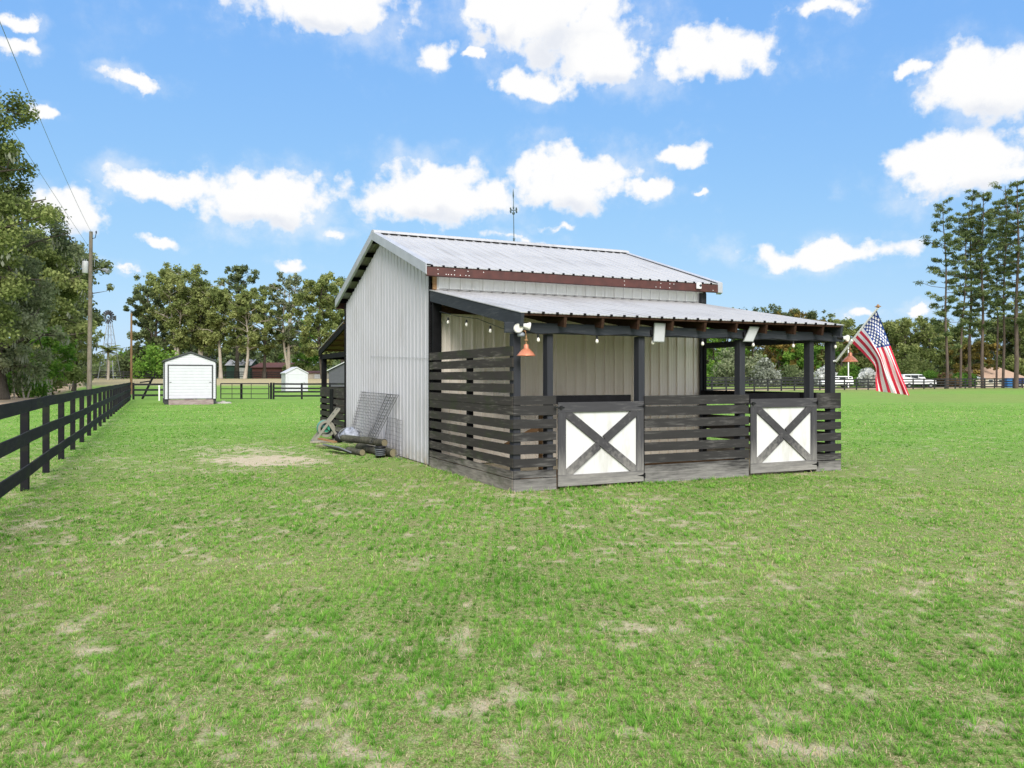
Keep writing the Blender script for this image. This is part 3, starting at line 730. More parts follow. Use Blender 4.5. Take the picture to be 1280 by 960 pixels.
# the front beam, in two lengths
for a, b in ((-0.17, 2.39), (2.395, 6.47)):
    mb = MB(); mb.box(a, b, -0.075, -0.025, 2.30, 2.455, 0, 0.006); mb.build('beam', M['beam'], barn)
mb = MB(); mb.box(0.05, 6.25, 0.13, 0.17, 2.32, 2.44); mb.build('inner_beam', M['black'], barn)
for u in (-0.01, 6.31):
    mb = MB(); mb.box(u - .02, u + .02, 0.17, V0 - .13, 2.30, 2.42)
    if u > 3: mb.build('side_beam', M['beam'], barn)
# posts
PX = [(0.045, .115), (0.585, .10), (2.205, .115), (4.225, .115), (5.785, .10), (6.295, .115)]
for u, w_ in PX:
    mb = MB(); mb.box(u - w_ / 2, u + w_ / 2, -0.022, 0.125, 0.0, 2.299, 0, 0.008); mb.build('porch_post', M['post'], barn)
for v in (1.82,):
    for u in (0.05, 6.32):
        mb = MB(); mb.box(u - .045, u + .045, v - .05, v + .05, 0, 2.05 if u < 1 else 1.36, 0, .006); mb.build('stile', M['black'], barn)
mb = MB(); mb.box(6.27, 6.36, V0 - .12, V0 - .03, 0, 2.9, 0, .006); mb.build('stile', M['black'], barn)
# slats: each section is one panel of boards
def slat_panel(axis, a0, a1, face, boards, mat, out, name='slat_panel', sag=0.0):
    mb = MB()
    for (zt, h) in boards:
        j = rnd.uniform(-.006, .006); k = rnd.uniform(-.006, .006); t = 0.022 + rnd.uniform(0, .004)
        e0 = a0 + rnd.uniform(-.004, .006); e1 = a1 + rnd.uniform(-.006, .004)
        f0 = face + out * rnd.uniform(-.001, .003); f1 = f0 + out * t
        lo, hi = min(f0, f1), max(f0, f1)
        P = []
        for zz, yy in ((0, lo), (0, hi), (1, lo), (1, hi)):
            for e, dz in ((e0, j), (e1, k)):
                z = (zt if zz else zt - h) + (dz if 0.05 < zt - h else 0)
                P.append((e, yy, z) if axis == 'x' else (yy, e, z))
        mb.hexa(P)
    return mb.build(name, mat, barn)
lowb = [(1.385, .130), (1.252, .145), (1.048, .135), (0.862, .127), (0.675, .134), (0.482, .127), (0.302, .106), (0.183, .178)]
hib = [(2.115, .140), (1.94, .135), (1.755, .135), (1.57, .135)]
slat_panel('x', -0.03, 0.672, -0.024, lowb, M['board'], -1)
slat_panel('x', 2.235, 4.335, -0.024, [(1.375, .150), (1.205, .145), (1.010, .140), (0.82, .135), (0.635, .137), (0.455, .137), (0.290, .130), (0.158, .155)], M['board'], -1)
slat_panel('x', 5.865, BW, -0.024, lowb, M['board'], -1)
slat_panel('y', -0.024, V0 - 0.04, -0.014, hib + lowb, M['board_side'], -1)
slat_panel('y', 0.0, V0 - 0.04, 6.36, lowb, M['board_side'], 1)
# raw lumber ledgers inside the porch, and black rails behind the doors
mb = MB()
mb.box(0.06, 2.2, 0.13, 0.17, 0.02, 0.27); mb.box(2.3, 4.2, 0.13, 0.17, 0.02, 0.29); mb.box(0.06, 0.10, 0.2, V0 - .2, 0.02, 0.27); mb.build('inner_board', M['lumber'], barn)
for u in (0.14, 0.52):
    mb = MB(); mb.box(u - .02, u + .02, 0.13, 0.20, 0.02, 1.62 if u < .3 else 1.1); mb.build('inner_stud', M['lumber'], barn)
mb = MB(); mb.beam((0.2, 0.9, 0.55), (0.9, 0.5, 1.0), 0.05, 0.09); mb.build('brace', M['lumber'], barn)
for a, b in ((0.66, 2.16), (4.28, 5.74)):
    mb = MB(); mb.box(a, b, 0.22, 0.27, 1.255, 1.385); mb.build('inner_rail', M['black'], barn)
mb = MB(); mb.box(6.22, 6.27, 0.2, V0 - .1, 1.28, 1.38); mb.build('inner_rail', M['black'], barn)
# half doors with X braces
def half_door(u0, u1, z0, z1):
    d = bpy.data.objects.new('half_door', None); COL.objects.link(d); d.parent = barn; d.location = (u0, 0, 0)
    W_ = u1 - u0; fw = 0.132; y = -0.052
    mb = MB(); mb.box(fw * .5, W_ - fw * .5, y + 0.006, y + 0.02, z0 + fw * .5, z1 - fw * .5); mb.build('door_panel', M['panel'], d)
    mb = MB()
    mb.box(0, W_, y - 0.024, y + 0.004, z1 - 0.15, z1, 0, 0.004); mb.build('door_rail', M['door_frame'], d); mb = MB()
    mb.box(0, W_, y - 0.024, y + 0.004, z0, z0 + 0.165, 0, 0.004)
    mb.build('door_rail', M['door_frame'], d)
    for xx in (0, W_ - fw):
        mb = MB(); mb.box(xx, xx + fw, y - 0.022, y + 0.003, z0 + 0.167, z1 - 0.152, 0, .003); mb.build('door_stile', M['door_stile'], d)
    xa, xb, za, zb = fw + 0.001, W_ - fw - 0.001, z0 + 0.166, z1 - 0.151; bw = 0.128; yy = y - 0.009
    def brace(p, q, name, t0, t1):
        # a board clipped square to the opening
        p = np.array(p); q = np.array(q); dr = (q - p) / np.linalg.norm(q - p); nn = np.array((-dr[1], dr[0])) * bw / 2
        pts = []
        def clip(poly):
            for ax, lim, sg in ((0, xa, 1), (0, xb, -1), (1, za, 1), (1, zb, -1)):
                res = []
                for i in range(len(poly)):
                    a, b = poly[i], poly[(i + 1) % len(poly)]
                    ia = (a[ax] - lim) * sg >= 0; ib = (b[ax] - lim) * sg >= 0
                    if ia: res.append(a)
                    if ia != ib:
                        t = (lim - a[ax]) / (b[ax] - a[ax]); res.append(a + (b - a) * t)
                poly = res
            return poly
        a = p + (q - p) * t0; b = p + (q - p) * t1
        ext = dr * 0.2
        A = a - ext if t0 == 0 else a; B = b + ext if t1 == 1 else b
        poly = clip([A + nn, B + nn, B - nn, A - nn])
        mb = MB()
        f = [(x, yy - 0.012, z) for x, z in poly]; k = [(x, yy + 0.012, z) for x, z in poly]
        mb.quadstrip([f, k], 0, True); mb.poly(f); mb.poly(k)
        mb.build(name, M['door_brace'], d)
    brace((xa, zb), (xb, za), 'brace', 0, 1)
    L_ = math.hypot(xb - xa, zb - za); g = 0.5 * bw / math.sin(2 * math.atan2(zb - za, xb - xa)) / L_ * 1.0 + 0.002
    brace((xa, za), (xb, zb), 'brace', 0, 0.5 - g); brace((xa, za), (xb, zb), 'brace', 0.5 + g, 1)
    mb = MB(); mb.box(-0.07, 0.10, y - 0.036, y - 0.026, z1 - 0.085, z1 - 0.065); mb.box(0.02, 0.06, y - 0.045, y - 0.0255, z1 - 0.10, z1 - 0.05); mb.build('latch', M['iron'], d)
    for z in (z0 + 0.09, z1 - 0.08):
        mb = MB(); mb.poly([(W_ - 0.13, y - 0.0275, z), (W_ + 0.02, y - 0.0275, z + 0.022), (W_ + 0.02, y - 0.0275, z - 0.022)]); mb.box(W_ - 0.008, W_ + 0.014, y - 0.045, y - 0.026, z - 0.04, z + 0.04)
        mb.build('hinge', M['iron'], d)
    return d
half_door(0.690, 2.205, 0.045, 1.290)
half_door(4.355, 5.85, 0.05, 1.30)

# the lean-to at the back
ZL = 3.13
V2 = V1 + 3.45
slope(V1 + 0.02, 3.16, V2, 2.50, -0.06, 6.4, M['roof'], 0.1, 0.018, 'lean_to_roof')
mb = MB()
for t in np.linspace(0.1, 3.3, 6): mb.box(-0.04, 6.38, V1 + t - .045, V1 + t + .045, 3.16 - .191 * t - .06, 3.16 - .191 * t - .02)
mb.build('purlin', M['lumber'], barn)
mb = MB(); mb.hexa([(u, V1 + t, 3.16 - .191 * t + dz) for dz in (-.018, -.012) for t in (0.05, 3.4) for u in (-.05, 6.38)]); mb.build('roof_deck', M['lumber'], barn)
for u in (-0.03, 1.2, 2.4, 3.6, 4.8, 6.3):
    mb = MB(); mb.beam((u, V1 + 0.04, 3.16 - .13), (u, V2 - 0.05, 2.50 - .11), 0.045, 0.15); mb.build('rafter', M['black'] if u < 0 else M['rafter'], barn)
mb = MB(); mb.box(-0.06, 6.4, V1 + 3.05, V1 + 3.11, 2.21, 2.37); mb.build('beam', M['black'], barn)
mb = MB(); mb.box(-0.02, 0.03, V1 + 0.04, V1 + 3.4, 2.22, 2.36); mb.build('side_beam', M['black'], barn)
for u in (0.05, 2.2, 4.2, 6.3):
    mb = MB(); mb.box(u - .07, u + .07, V1 + 2.98, V1 + 3.12, 0, 2.22, 0, .006); mb.build('porch_post', M['black'], barn)
mb = MB(); mb.box(-.06, .04, V1 + 1.35, V1 + 1.75, 0, 1.34, 0, .006); mb.build('stile', M['black'], barn)
slat_panel('y', V1 + 0.06, V1 + 3.2, -0.014, lowb[:6] + [(0.302, .116), (0.17, .165)], M['board_side'], -1)
slat_panel('x', -0.03, 6.4, V1 + 3.13, lowb, M['board_side'], 1)

# ------------------------------------------------------------------ things fixed to or standing about the barn
def bthing(name, label, cat, u, v, z, rz=0.0, group=None):
    return thing(name, label, cat, uvw(u, v, z), TH + rz, group)
# copper barn lamps
def barn_lamp(label, u, v, ztop):
    t = bthing('barn_lamp', label, 'lamp', u, v, ztop, 0, 'copper lamps on the porch beam')
    mb = MB(); mb.tube([(0, 0.13, 0.0), (0, 0.06, 0.03), (0, 0.0, 0.02), (0, -0.02, -0.05), (0, -0.02, -0.17)], 0.011, 8); mb.lathe([(0.0, 0.0), (.03, .0), (.03, -.02), (.012, -.02)], (0, -.02, -.10), 10); mb.build('arm', M['lumber'], t, True)
    mb = MB(); mb.lathe([(0.022, -0.165), (0.034, -0.175), (0.036, -0.225), (0.058, -0.24), (0.095, -0.275), (0.132, -0.325), (0.136, -0.335), (0.128, -0.329), (0.09, -0.285), (0.05, -0.25), (0.02, -0.24)], (0, -.02, 0), 24); mb.build('lamp_shade', M['copper'], t, True)
    mb = MB(); mb.lathe([(0.0, -0.33), (0.022, -0.325), (0.03, -0.30), (0.02, -0.265), (0.012, -0.24)], (0, -.02, 0), 12); mb.build('bulb', M['bulb'], t, True)
    return t
barn_lamp('copper lamp with flared shade hanging beside the round white floodlights', 0.095, -0.19, 2.30)
barn_lamp('copper lamp with flared shade hanging beyond the porch corner beside the flag', 6.50, -0.19, 2.27)
# flood lights
def head(t, c, d, r, L_=0.13):
    d = np.array(d, float); d /= np.linalg.norm(d); c = np.array(c, float)
    mb = MB()
    ks = [(-L_, .35), (-L_ * .8, .5), (-L_ * .35, .62), (0, 1.0), (0.012, 1.02), (0.012, .9)]
    mb.tube([c + d * k for k, _ in ks], [r * s for _, s in ks], 18, 0, True); h = mb.build('lamp_head', M['whitep'], t, True)
    mb = MB(); mb.tube([c + d * 0.004, c + d * 0.016], [r * .86, r * .84], 18); mb.build('lens', M['bulb'], h)
fl = bthing('floodlight', 'twin white round floodlights with grey sensor at the near porch corner', 'floodlight', 0.0, -0.08, 2.38)
head(fl, (-0.03, -0.13, -0.02), (-.25, -1, -.15), 0.068); head(fl, (0.15, -0.12, 0.01), (1, -.35, -.15), 0.06)
mb = MB(); mb.tube([(0.0, -0.04, 0.0), (0.06, -0.075, 0.01), (0.12, -0.08, 0.012)], .012, 8); mb.box(.0, .08, -.03, .004, -.05, .05); mb.build('bracket', M['whitep'], fl)
mb = MB(); mb.lathe([(0.0, -.03), (.05, -.02), (.055, .01), (.03, .04), (0, .045)], (0.04, -0.08, -0.115), 14); mb.build('sensor', M['greyp'], fl, True)
f2 = bthing('floodlight', 'single white round floodlight on black bracket next to the flag pole', 'floodlight', 6.44, -0.06, 2.37)
head(f2, (0.09, -0.06, -0.01), (.15, -1, -.1), 0.062)
mb = MB(); mb.tube([(-0.1, 0.0, 0.0), (0.0, -0.03, 0.0), (0.07, 0.02, 0.0)], .028, 8); mb.build('bracket', M['iron'], f2)
# little solar panels on the beam
for k, (px, dz, w_, h_, roll, lab) in enumerate(((824, 0, .215, .295, 0.0, 'small grey solar panel hanging upright on the porch beam above the left half door'), (939, .02, .21, .25, R(-27), 'small grey solar panel tilted askew on the porch beam above the right half door'))):
    kx = (px - 640) / F; v = -0.14
    u = (kx * (AY + v * CT) - (AX - v * ST)) / (CT - kx * ST)
    t = bthing('solar_panel', lab, 'solar panel', u, v, 2.36 + dz, 0, 'solar panels on the porch beam')
    sh = math.tan(roll)
    mb = MB(); P = [(x - sh * z * .9, y - z * .12, z) for z in (-h_ / 2, h_ / 2) for y in (-.008, .008) for x in (-w_ / 2, w_ / 2)]; mb.hexa(P); p_ = mb.build('frame', M['steel'], t)
    mb = MB(); P = [(x - sh * z * .9, y - z * .12, z) for z in (-h_ / 2 + .012, h_ / 2 - .012) for y in (-.011, -.0085) for x in (-w_ / 2 + .012, w_ / 2 - .012)]; mb.hexa(P); mb.build('panel', M['greyroof'], p_)
    mb = MB(); mb.tube([(0, .01, 0), (-.06 if k == 0 else .03, .05, -.02), (-.07 if k == 0 else .04, .12, -.02)], .012, 6); mb.box(-.13, -.05, .02, .06, -.03, .04); mb.build('bracket', M['iron'], t)
# security camera on the fascia
t = bthing('security_camera', 'small white security camera on the rust red fascia', 'camera', 5.93, VE_F - 0.03, 3.64)
mb = MB(); mb.box(-.055, .055, -.07, -.001, -.07, .05, 0, .015); b_ = mb.build('body', M['whitep'], t)
mb = MB(); mb.lathe([(0, -.012), (.028, -.01), (.03, 0)], (.01, -.0705, -.005), 14, 0, 1); mb.build('lens', M['glass'], b_)
# string light
t = bthing('string_light', 'string of clear bulbs drooping along the porch beam and rafter', 'string light', 0, -0.085, 2.31)
pts = [(0.06, V0 - 0.25, 0.56), (0.05, 2.55, .42), (0.045, 1.55, .30), (0.05, 0.65, .10), (0.06, 0.08, .0)]
bulbs = [(0.055, 2.95, .42), (0.05, 2.05, .32), (0.05, 1.05, .16)]
for px in (669.5, 742.5, 812, 874, 937, 987, 1039.5):
    k = (px - 640) / F; u = (k * AY - AX) / (CT - k * ST); bulbs.append((u, 0.0, -0.02))
mb = MB(); cord = []
bs = [b for b in bulbs[3:]]
mb.tube(pts, .006, 6)
prev = (0.06, 0.08, 0)
for b in bs:
    m_ = ((prev[0] + b[0]) / 2, 0, 0.012); mb.tube([prev, m_, b], .005, 6); prev = b
mb.build('cord', M['iron'], t)
for b in bulbs:
    mb = MB(); mb.tube([b, (b[0], b[1], b[2] - .05)], [.012, .02], 8); s_ = mb.build('socket', M['iron'], t)
    mb = MB(); mb.lathe([(.014, -.05), (.022, -.07), (.026, -.09), (.019, -.11), (0, -.118)], b, 12); mb.build('bulb', M['bulb'], s_, True)
# weather vane and lightning rod on the ridge
t = bthing('weather_vane', 'thin verdigris lightning rod with scrolled arms on the roof ridge', 'lightning rod', 3.34, VR, ZR + 0.06)
mb = MB(); mb.tube([(0, 0, 0), (-.012, 0, .75), (-.015, 0, 1.02), (-.02, 0, 1.30)], [.010, .009, .007, .003], 8); mb.tube([(-.017, 0, 1.04), (-.018, 0, 1.12), (-.02, 0, 1.2), (-.021, 0, 1.28)], [.006, .018, .014, .003], 8); mb.build('rod', M['verdigris'], t, True)
mb = MB(); mb.lathe([(0, -.05), (.03, -.03), (.035, 0), (.02, .03), (0, .04)], (-.012, 0, .70), 12); mb.lathe([(0, -.04), (.02, -.02), (.02, .02), (0, .05)], (-.013, 0, .83), 12); mb.build('globe', M['verdigris'], t, True)
for a in (0.3, math.pi + .3, 1.87, math.pi + 1.87):
    c, s = math.cos(a), math.sin(a)
    mb = MB(); mb.tube([(c * .01 - .012, s * .01, .77), (c * .09 - .012, s * .09, .77)], .006, 6)
    mb.lathe([(0, -.028), (.02, -.014), (.02, .014), (0, .028)], (c * .10 - .012, s * .10, .80), 8); mb.lathe([(0, -.028), (.02, -.014), (.02, .014), (0, .028)], (c * .10 - .012, s * .10, .735), 8); mb.build('arm', M['verdigris'], t, True)
mb = MB()
for s in (-1, 1): mb.tube([(0, s * .012, .07), (0, s * .03, .04), (0, s * .05, -.035)], .008, 6)
mb.tube([(-.03, 0, .07), (.03, 0, .07)], .01, 6); mb.build('bracket', M['verdigris'], t)

# the flag
def flag():
    base = np.array(uvw(6.40, -0.03, H + (YH - 451) / F * 14.05)); yb = 13.95
    P = lambda px, py, Y: np.array(((px - 640) / F * Y, Y, H + (YH - py) / F * Y))
    a = P(1046, 450.5, 13.92); b = P(1097.5, 384.5, 13.05)
    t = thing('flag', 'American flag hanging from a white angled pole at the far porch corner', 'flag', tuple(a))
    mb = MB(); mb.tube([np.zeros(3), b - a], [.021, .018], 10); mb.build('flag_pole', M['whitep'], t, True)
    mb = MB(); c = b - a; mb.lathe([(0, -.01), (.022, 0), (.03, .022), (.018, .045), (0, .06)], tuple(c), 12); mb.tube([c + np.array((-.05, 0, .015)), c + np.array((.05, 0, .02))], .008, 6); mb.build('finial', M['lumber'], t, True)
    mb = MB(); m_ = (b - a) * 0.37; mb.tube([m_ - (b - a) * .03, m_ + (b - a) * .03], .034, 12); mb.build('collar', M['whitep'], t, True)
    mb = MB(); mb.tube([(0, 0, 0), tuple((np.array(uvw(6.30, -0.024, 1.95)) - a))], .018, 8); mb.tube([(b - a) * -.02, (b - a) * .05], .022, 8); mb.build('bracket', M['whitep'], t, True)
    # cloth: s runs down the hoist, t along the fly
    def hoist(s): return a + (b - a) * (0.965 - 0.60 * s)
    S0 = [P(1096, 388, 13.05), P(1107, 415, 13.02), P(1118, 443, 13.00), P(1128, 469, 12.98), P(1138, 494.5, 12.96)]
    S1 = [None, P(1089, 423, 13.10), P(1100, 444, 13.0), P(1108, 468, 12.98), P(1117, 491.5, 12.98)]
    S2 = [None, P(1082, 445, 13.30), P(1093.5, 459, 13.12), P(1093.5, 474, 13.12), P(1094, 488.5, 13.12)]
    def row(i, s):
        def ev(pts, tt):
            x = tt * 4; k = min(int(x), 3); f = x - k
            p0, p1 = pts[k], pts[k + 1]; pm = pts[k - 1] if k > 0 else p0 * 2 - p1; pn = pts[k + 2] if k < 3 else p1 * 2 - p0
            return 0.5 * ((2 * p0) + (p1 - pm) * f + (2 * pm - 5 * p0 + 4 * p1 - pn) * f * f + (3 * p0 - pm - 3 * p1 + pn) * f ** 3)
        return ev
    def pt(s, tt):
        A = [hoist(0)] + S0[1:]; B = [hoist(7 / 13)] + S1[1:]; C = [hoist(1)] + S2[1:]
        ev = row(0, s); pa, pb, pc = ev(A, tt), ev(B, tt), ev(C, tt)
        k = 7 / 13
        if s <= k: p = pa + (pb - pa) * (s / k)
        else: p = pb + (pc - pb) * ((s - k) / (1 - k))
        amp = 0.055 * min(1, tt * 1.6)
        w_ = amp * math.sin(s * 15 + tt * 2.2) + 0.018 * tt * math.sin(s * 34 + 1 + tt * 5)
        return p + np.array((0.30 * w_ * .4, w_, 0.0)) - a
    NS, NT = 65, 60
    mb = MB(); grid = [[pt(i / NS, j / NT) for j in range(NT + 1)] for i in range(NS + 1)]
    mb.v = [tuple(p) for r in grid for p in r]
    for i in range(NS):
        for j in range(NT):
            n = NT + 1; mb.f.append((i * n + j, i * n + j + 1, (i + 1) * n + j + 1, (i + 1) * n + j))
            st = int(i / NS * 13); mb.m.append(2 if (st < 7 and j / NT < 0.40) else (0 if st % 2 == 0 else 1))
    cl = mb.build('flag_cloth', [M['flag_red'], M['flag_white'], M['flag_blue']], t, True)
    mb = MB()
    for r in range(9):
        for c_ in range(6 if r % 2 == 0 else 5):
            tt = (0.40 / 12) * (2 * c_ + 1 + (r % 2)); s = (7 / 13 / 10) * (r + 1)
            for sg in (1, -1):
                o = pt(s, tt); du = (pt(s, tt + .01) - o) / .01; dv = (pt(s + .01, tt) - o) / .01
                nn = np.cross(du, dv); nn /= np.linalg.norm(nn)
                eu = du / 1.52; ev = dv / 0.91
                pts = []
                for k in range(10):
                    ang = k * math.pi / 5; rr = 0.037 if k % 2 == 0 else 0.016
                    q = pt(s - rr * math.cos(ang) / 0.91, tt + rr * math.sin(ang) / 1.52); pts.append(q + nn * sg * 0.004)
                mb.poly(pts)
    mb.build('star', M['flag_white'], cl)
flag()

# ---- beside the gable wall
def gspot(px, py, z=0.0):
    Y = F * (H - z) / (py - YH); return ((px - 640) / F * Y, Y, z)
# welded wire panels
def wire_panel(label, TL, TR, BL_, BR, nx, ny, r, layers=1):
    o = np.array(uvw(*BL_)); t = thing('wire_panel', label, 'wire panel', tuple(o), 0, 'wire panels leaning on the gable wall')
    q = [np.array(uvw(*p)) - o for p in (TL, TR, BL_, BR)]
    def g(a, b, off=0.0): return (q[2] * (1 - a) + q[3] * a) * (1 - b) + (q[0] * (1 - a) + q[1] * a) * b + np.array((-ST * 0, 0, 0)) + np.array((-CT, -ST, 0)) * (0.025 * math.sin(a * 9) + off)
    mb = MB()
    for i in range(nx + 1):
        k = 1.6 if i in (0, nx) else 1
        mb.tube([g(i / nx, b) for b in (0, .33, .66, 1)], r * k, 5)
    for j in range(ny + 1):
        k = 1.6 if j in (0, ny) else 1
        mb.tube([g(a / 8, j / ny, r * 2) for a in range(9)], r * k, 5)
    mb.build('wire_grid', M['wire'], t)
    if layers > 1:
        mb = MB()
        for i in range(5):
            a = 0.80 + .05 * i; mb.tube([g(a, b, .06) for b in (0, .5, 1)], r * 1.3, 5)
        for j in range(ny + 1): mb.tube([g(a, j / ny + rnd.uniform(-.01, .01), .06) for a in (.80, .9, 1.0)], r * 1.1, 5)
        mb.build('folded_edge', M['wire'], t)
        mb = MB()
        for i in range(4):
            a = 0.02 + .055 * i; mb.tube([g(a, b, .05) for b in (0, .5, 1)], r * 1.1, 5)
        for j in range(0, ny + 1): mb.tube([g(a, j / ny + rnd.uniform(-.015, .015), .05) for a in (.0, .1, .19)], r * 1.1, 5)
        mb.build('folded_edge', M['wire'], t)
wire_panel('tall panel of bent welded wire leaning over the log pile', (-0.05, 8.55, 1.31), (-0.05, 5.50, 1.30), (-0.42, 8.2, .30), (-0.40, 6.10, .27), 26, 16, .0042, 2)
wire_panel('low panel of fine wire leaning on the wall behind the cut logs', (-0.05, 6.35, .80), (-0.05, 5.25, .78), (-0.17, 6.3, .02), (-0.15, 4.95, .02), 14, 9, .0028)
# logs
def log(label, p, q, r):
    p = np.array(p); q = np.array(q); d = q - p; L_ = np.linalg.norm(d)
    t = thing('cut_log', label, 'log', tuple(p), 0, 'logs heaped against the gable wall')
    mb = MB(); n = 7; mb.tube([d * k / n + np.array((0, 0, rnd.uniform(-.008, .008))) for k in range(n + 1)], [r * rnd.uniform(.93, 1.05) for _ in range(n + 1)], 16, 0, False); mb.build('bark', M['log'], t, True)
    for e, s in ((np.zeros(3), -1), (d, 1)):
        mb = MB(); u_ = d / L_; mb.tube([e + u_ * s * .004 - u_ * s * .03, e + u_ * s * .006], [r * .93, r * .92], 16); mb.build('cut_end', M['logend'], t)
log('long grey log lying across the top of the pile', uvw(-0.80, 7.35, .30), uvw(-0.26, 5.85, .28), .078)
log('thick short log with its cut end facing the corner of the wall', uvw(-0.30, 6.30, .10), uvw(-0.17, 5.50, .095), .088)
log('brownish log on the ground under the long grey one', uvw(-0.42, 7.4, .085), uvw(-0.33, 5.72, .09), .085)
log('small log with pale cut end beside the slate slab', uvw(-0.80, 6.85, .07), uvw(-0.66, 6.15, .07), .068)
# a black pot among the logs
t = bthing('plant_pot', 'black ribbed plastic pot wedged between two logs', 'pot', -0.42, 5.62, 0.0)
mb = MB(); mb.lathe([(0, 0.0), (.085, 0.0), (.105, .20), (.12, .20), (.12, .235), (.105, .235), (.095, .03), (0, .03)], (0, 0, 0), 18); mb.build('pot', M['iron'], t, True)
mb = MB()
for z in (.06, .10, .14, .18): mb.lathe([(.092 + z * .1, z - .006), (.10 + z * .1, z), (.092 + z * .1, z + .006)], (0, 0, 0), 18)
mb.build('rib', M['greyp'], t, True)
# slab, planks, bundle
t = bthing('slate_slab', 'flat grey slab propped low in front of the log pile', 'slab', -1.02, 6.95, 0.0, R(100))
mb = MB(); mb.hexa([(x, y, z + (y + .2) * .45) for z in (0.0, .03) for y in (-.13, .15) for x in (-.48, .45)]); mb.build('slab', M['slab'], t)
for k, (u, v, z, a, L_, lab, mt) in enumerate(((-0.95, 8.3, .17, 118, .9, 'tan plank lying slanted on the heap behind the slab', 'lumber'), (-1.0, 8.75, .10, 128, .95, 'pale weathered plank poking out of the heap towards the hose reel', 'palebark'), (-1.05, 8.2, .05, 112, .8, 'short pale board lowest in the heap', 'logend'))):
    t = bthing('wood_plank', lab, 'plank', u, v, z, R(a), 'planks in the heap')
    L_ *= .62
    mb = MB(); mb.hexa([(x, y, zz + x * (.10 if k == 0 else -.04)) for zz in (0, .03) for y in (-.06, .06) for x in (-L_ / 2, L_ / 2)]); mb.build('plank', M[mt], t)
    mb = MB(); mb.lathe([(0, .002), (.008, .001), (.009, 0)], (L_ / 2 - .08, 0, .03 + (L_ / 2 - .08) * (.10 if k == 0 else -.04)), 8); mb.build('nail', M['iron'], t)
t = bthing('wrapped_bundle', 'lumpy bundle wrapped in grey and white sheeting behind the logs', 'bundle', -0.50, 7.85, 0.16)
mb = MB(); rows = []
for i in range(13):
    a = i / 12 * math.pi
    rows.append([((.20 + .05 * math.sin(5 * b + i)) * math.sin(a) * math.cos(b) * (1.0), .34 * math.sin(a) * math.sin(b) * (1 + .14 * math.sin(3 * b + 2 * i)), .16 - .17 * math.cos(a) * (1 + .15 * math.sin(4 * b))) for b in [2 * math.pi * k / 22 for k in range(22)]])
mb.quadstrip(rows, 0, True); mb.build('sheeting', M['tarp'], t, True)
mb = MB(); mb.tube([(.28 * math.cos(b), .02 + .02 * math.sin(3 * b), .16 + .19 * math.sin(b)) for b in [2 * math.pi * k / 20 for k in range(21)]], .007, 6); mb.build('cord', M['greyp'], t)
# hose reel cart
t = bthing('hose_reel_cart', 'beige hose reel cart with green hose standing by the lean-to', 'hose reel', -0.62, 10.0, 0.0, R(-95))
mb = MB()
for s in (-1, 1):
    mb.beam((s * .24, -.34, .03), (s * .21, .30, .86), .035, .06, up=(0, -1, 1)); mb.beam((s * .24, .34, .03), (s * .23, .02, .52), .035, .055, up=(0, 1, 1)); mb.beam((s * .24, -.34, .05), (s * .24, .34, .05), .035, .04)
mb.beam((-.22, .30, .86), (.22, .30, .86), .05, .04); mb.beam((-.22, .20, .74), (.22, .20, .74), .04, .03); mb.beam((-.26, -.34, .03), (.26, -.34, .03), .05, .04)
mb.build('frame', M['beige'], t)
mb = MB(); mb.tube([(-.19, -.02, .36), (.19, -.02, .36)], .09, 16)
rows = []
for k in range(9):
    x = -.15 + .30 * k / 8; r_ = .19
    mb.tube([(x + .012 * math.sin(b), -.02 + r_ * math.cos(b), .36 + r_ * math.sin(b)) for b in [2 * math.pi * i / 20 for i in range(21)]], .018, 6)
mb.build('hose', M['hose'], t, True)
for s in (-1, 1):
    mb = MB(); mb.lathe([(.15, -.012), (.215, -.012), (.215, .012), (.15, .012)], (s * .185, -.02, .36), 22, 0, 0); mb.build('reel_flange', M['beige'], t)
    mb = MB(); mb.lathe([(.02, -.03), (.12, -.03), (.13, 0), (.12, .03), (.02, .03)], (s * .29, .30, .13), 18, 0, 0); mb.build('wheel', M['iron'], t, True)
mb = MB(); mb.tube([(.2, -.02, .36), (.29, -.02, .36), (.29, .06, .28), (.36, .06, .28)], .014, 8); mb.build('crank', M['iron'], t)

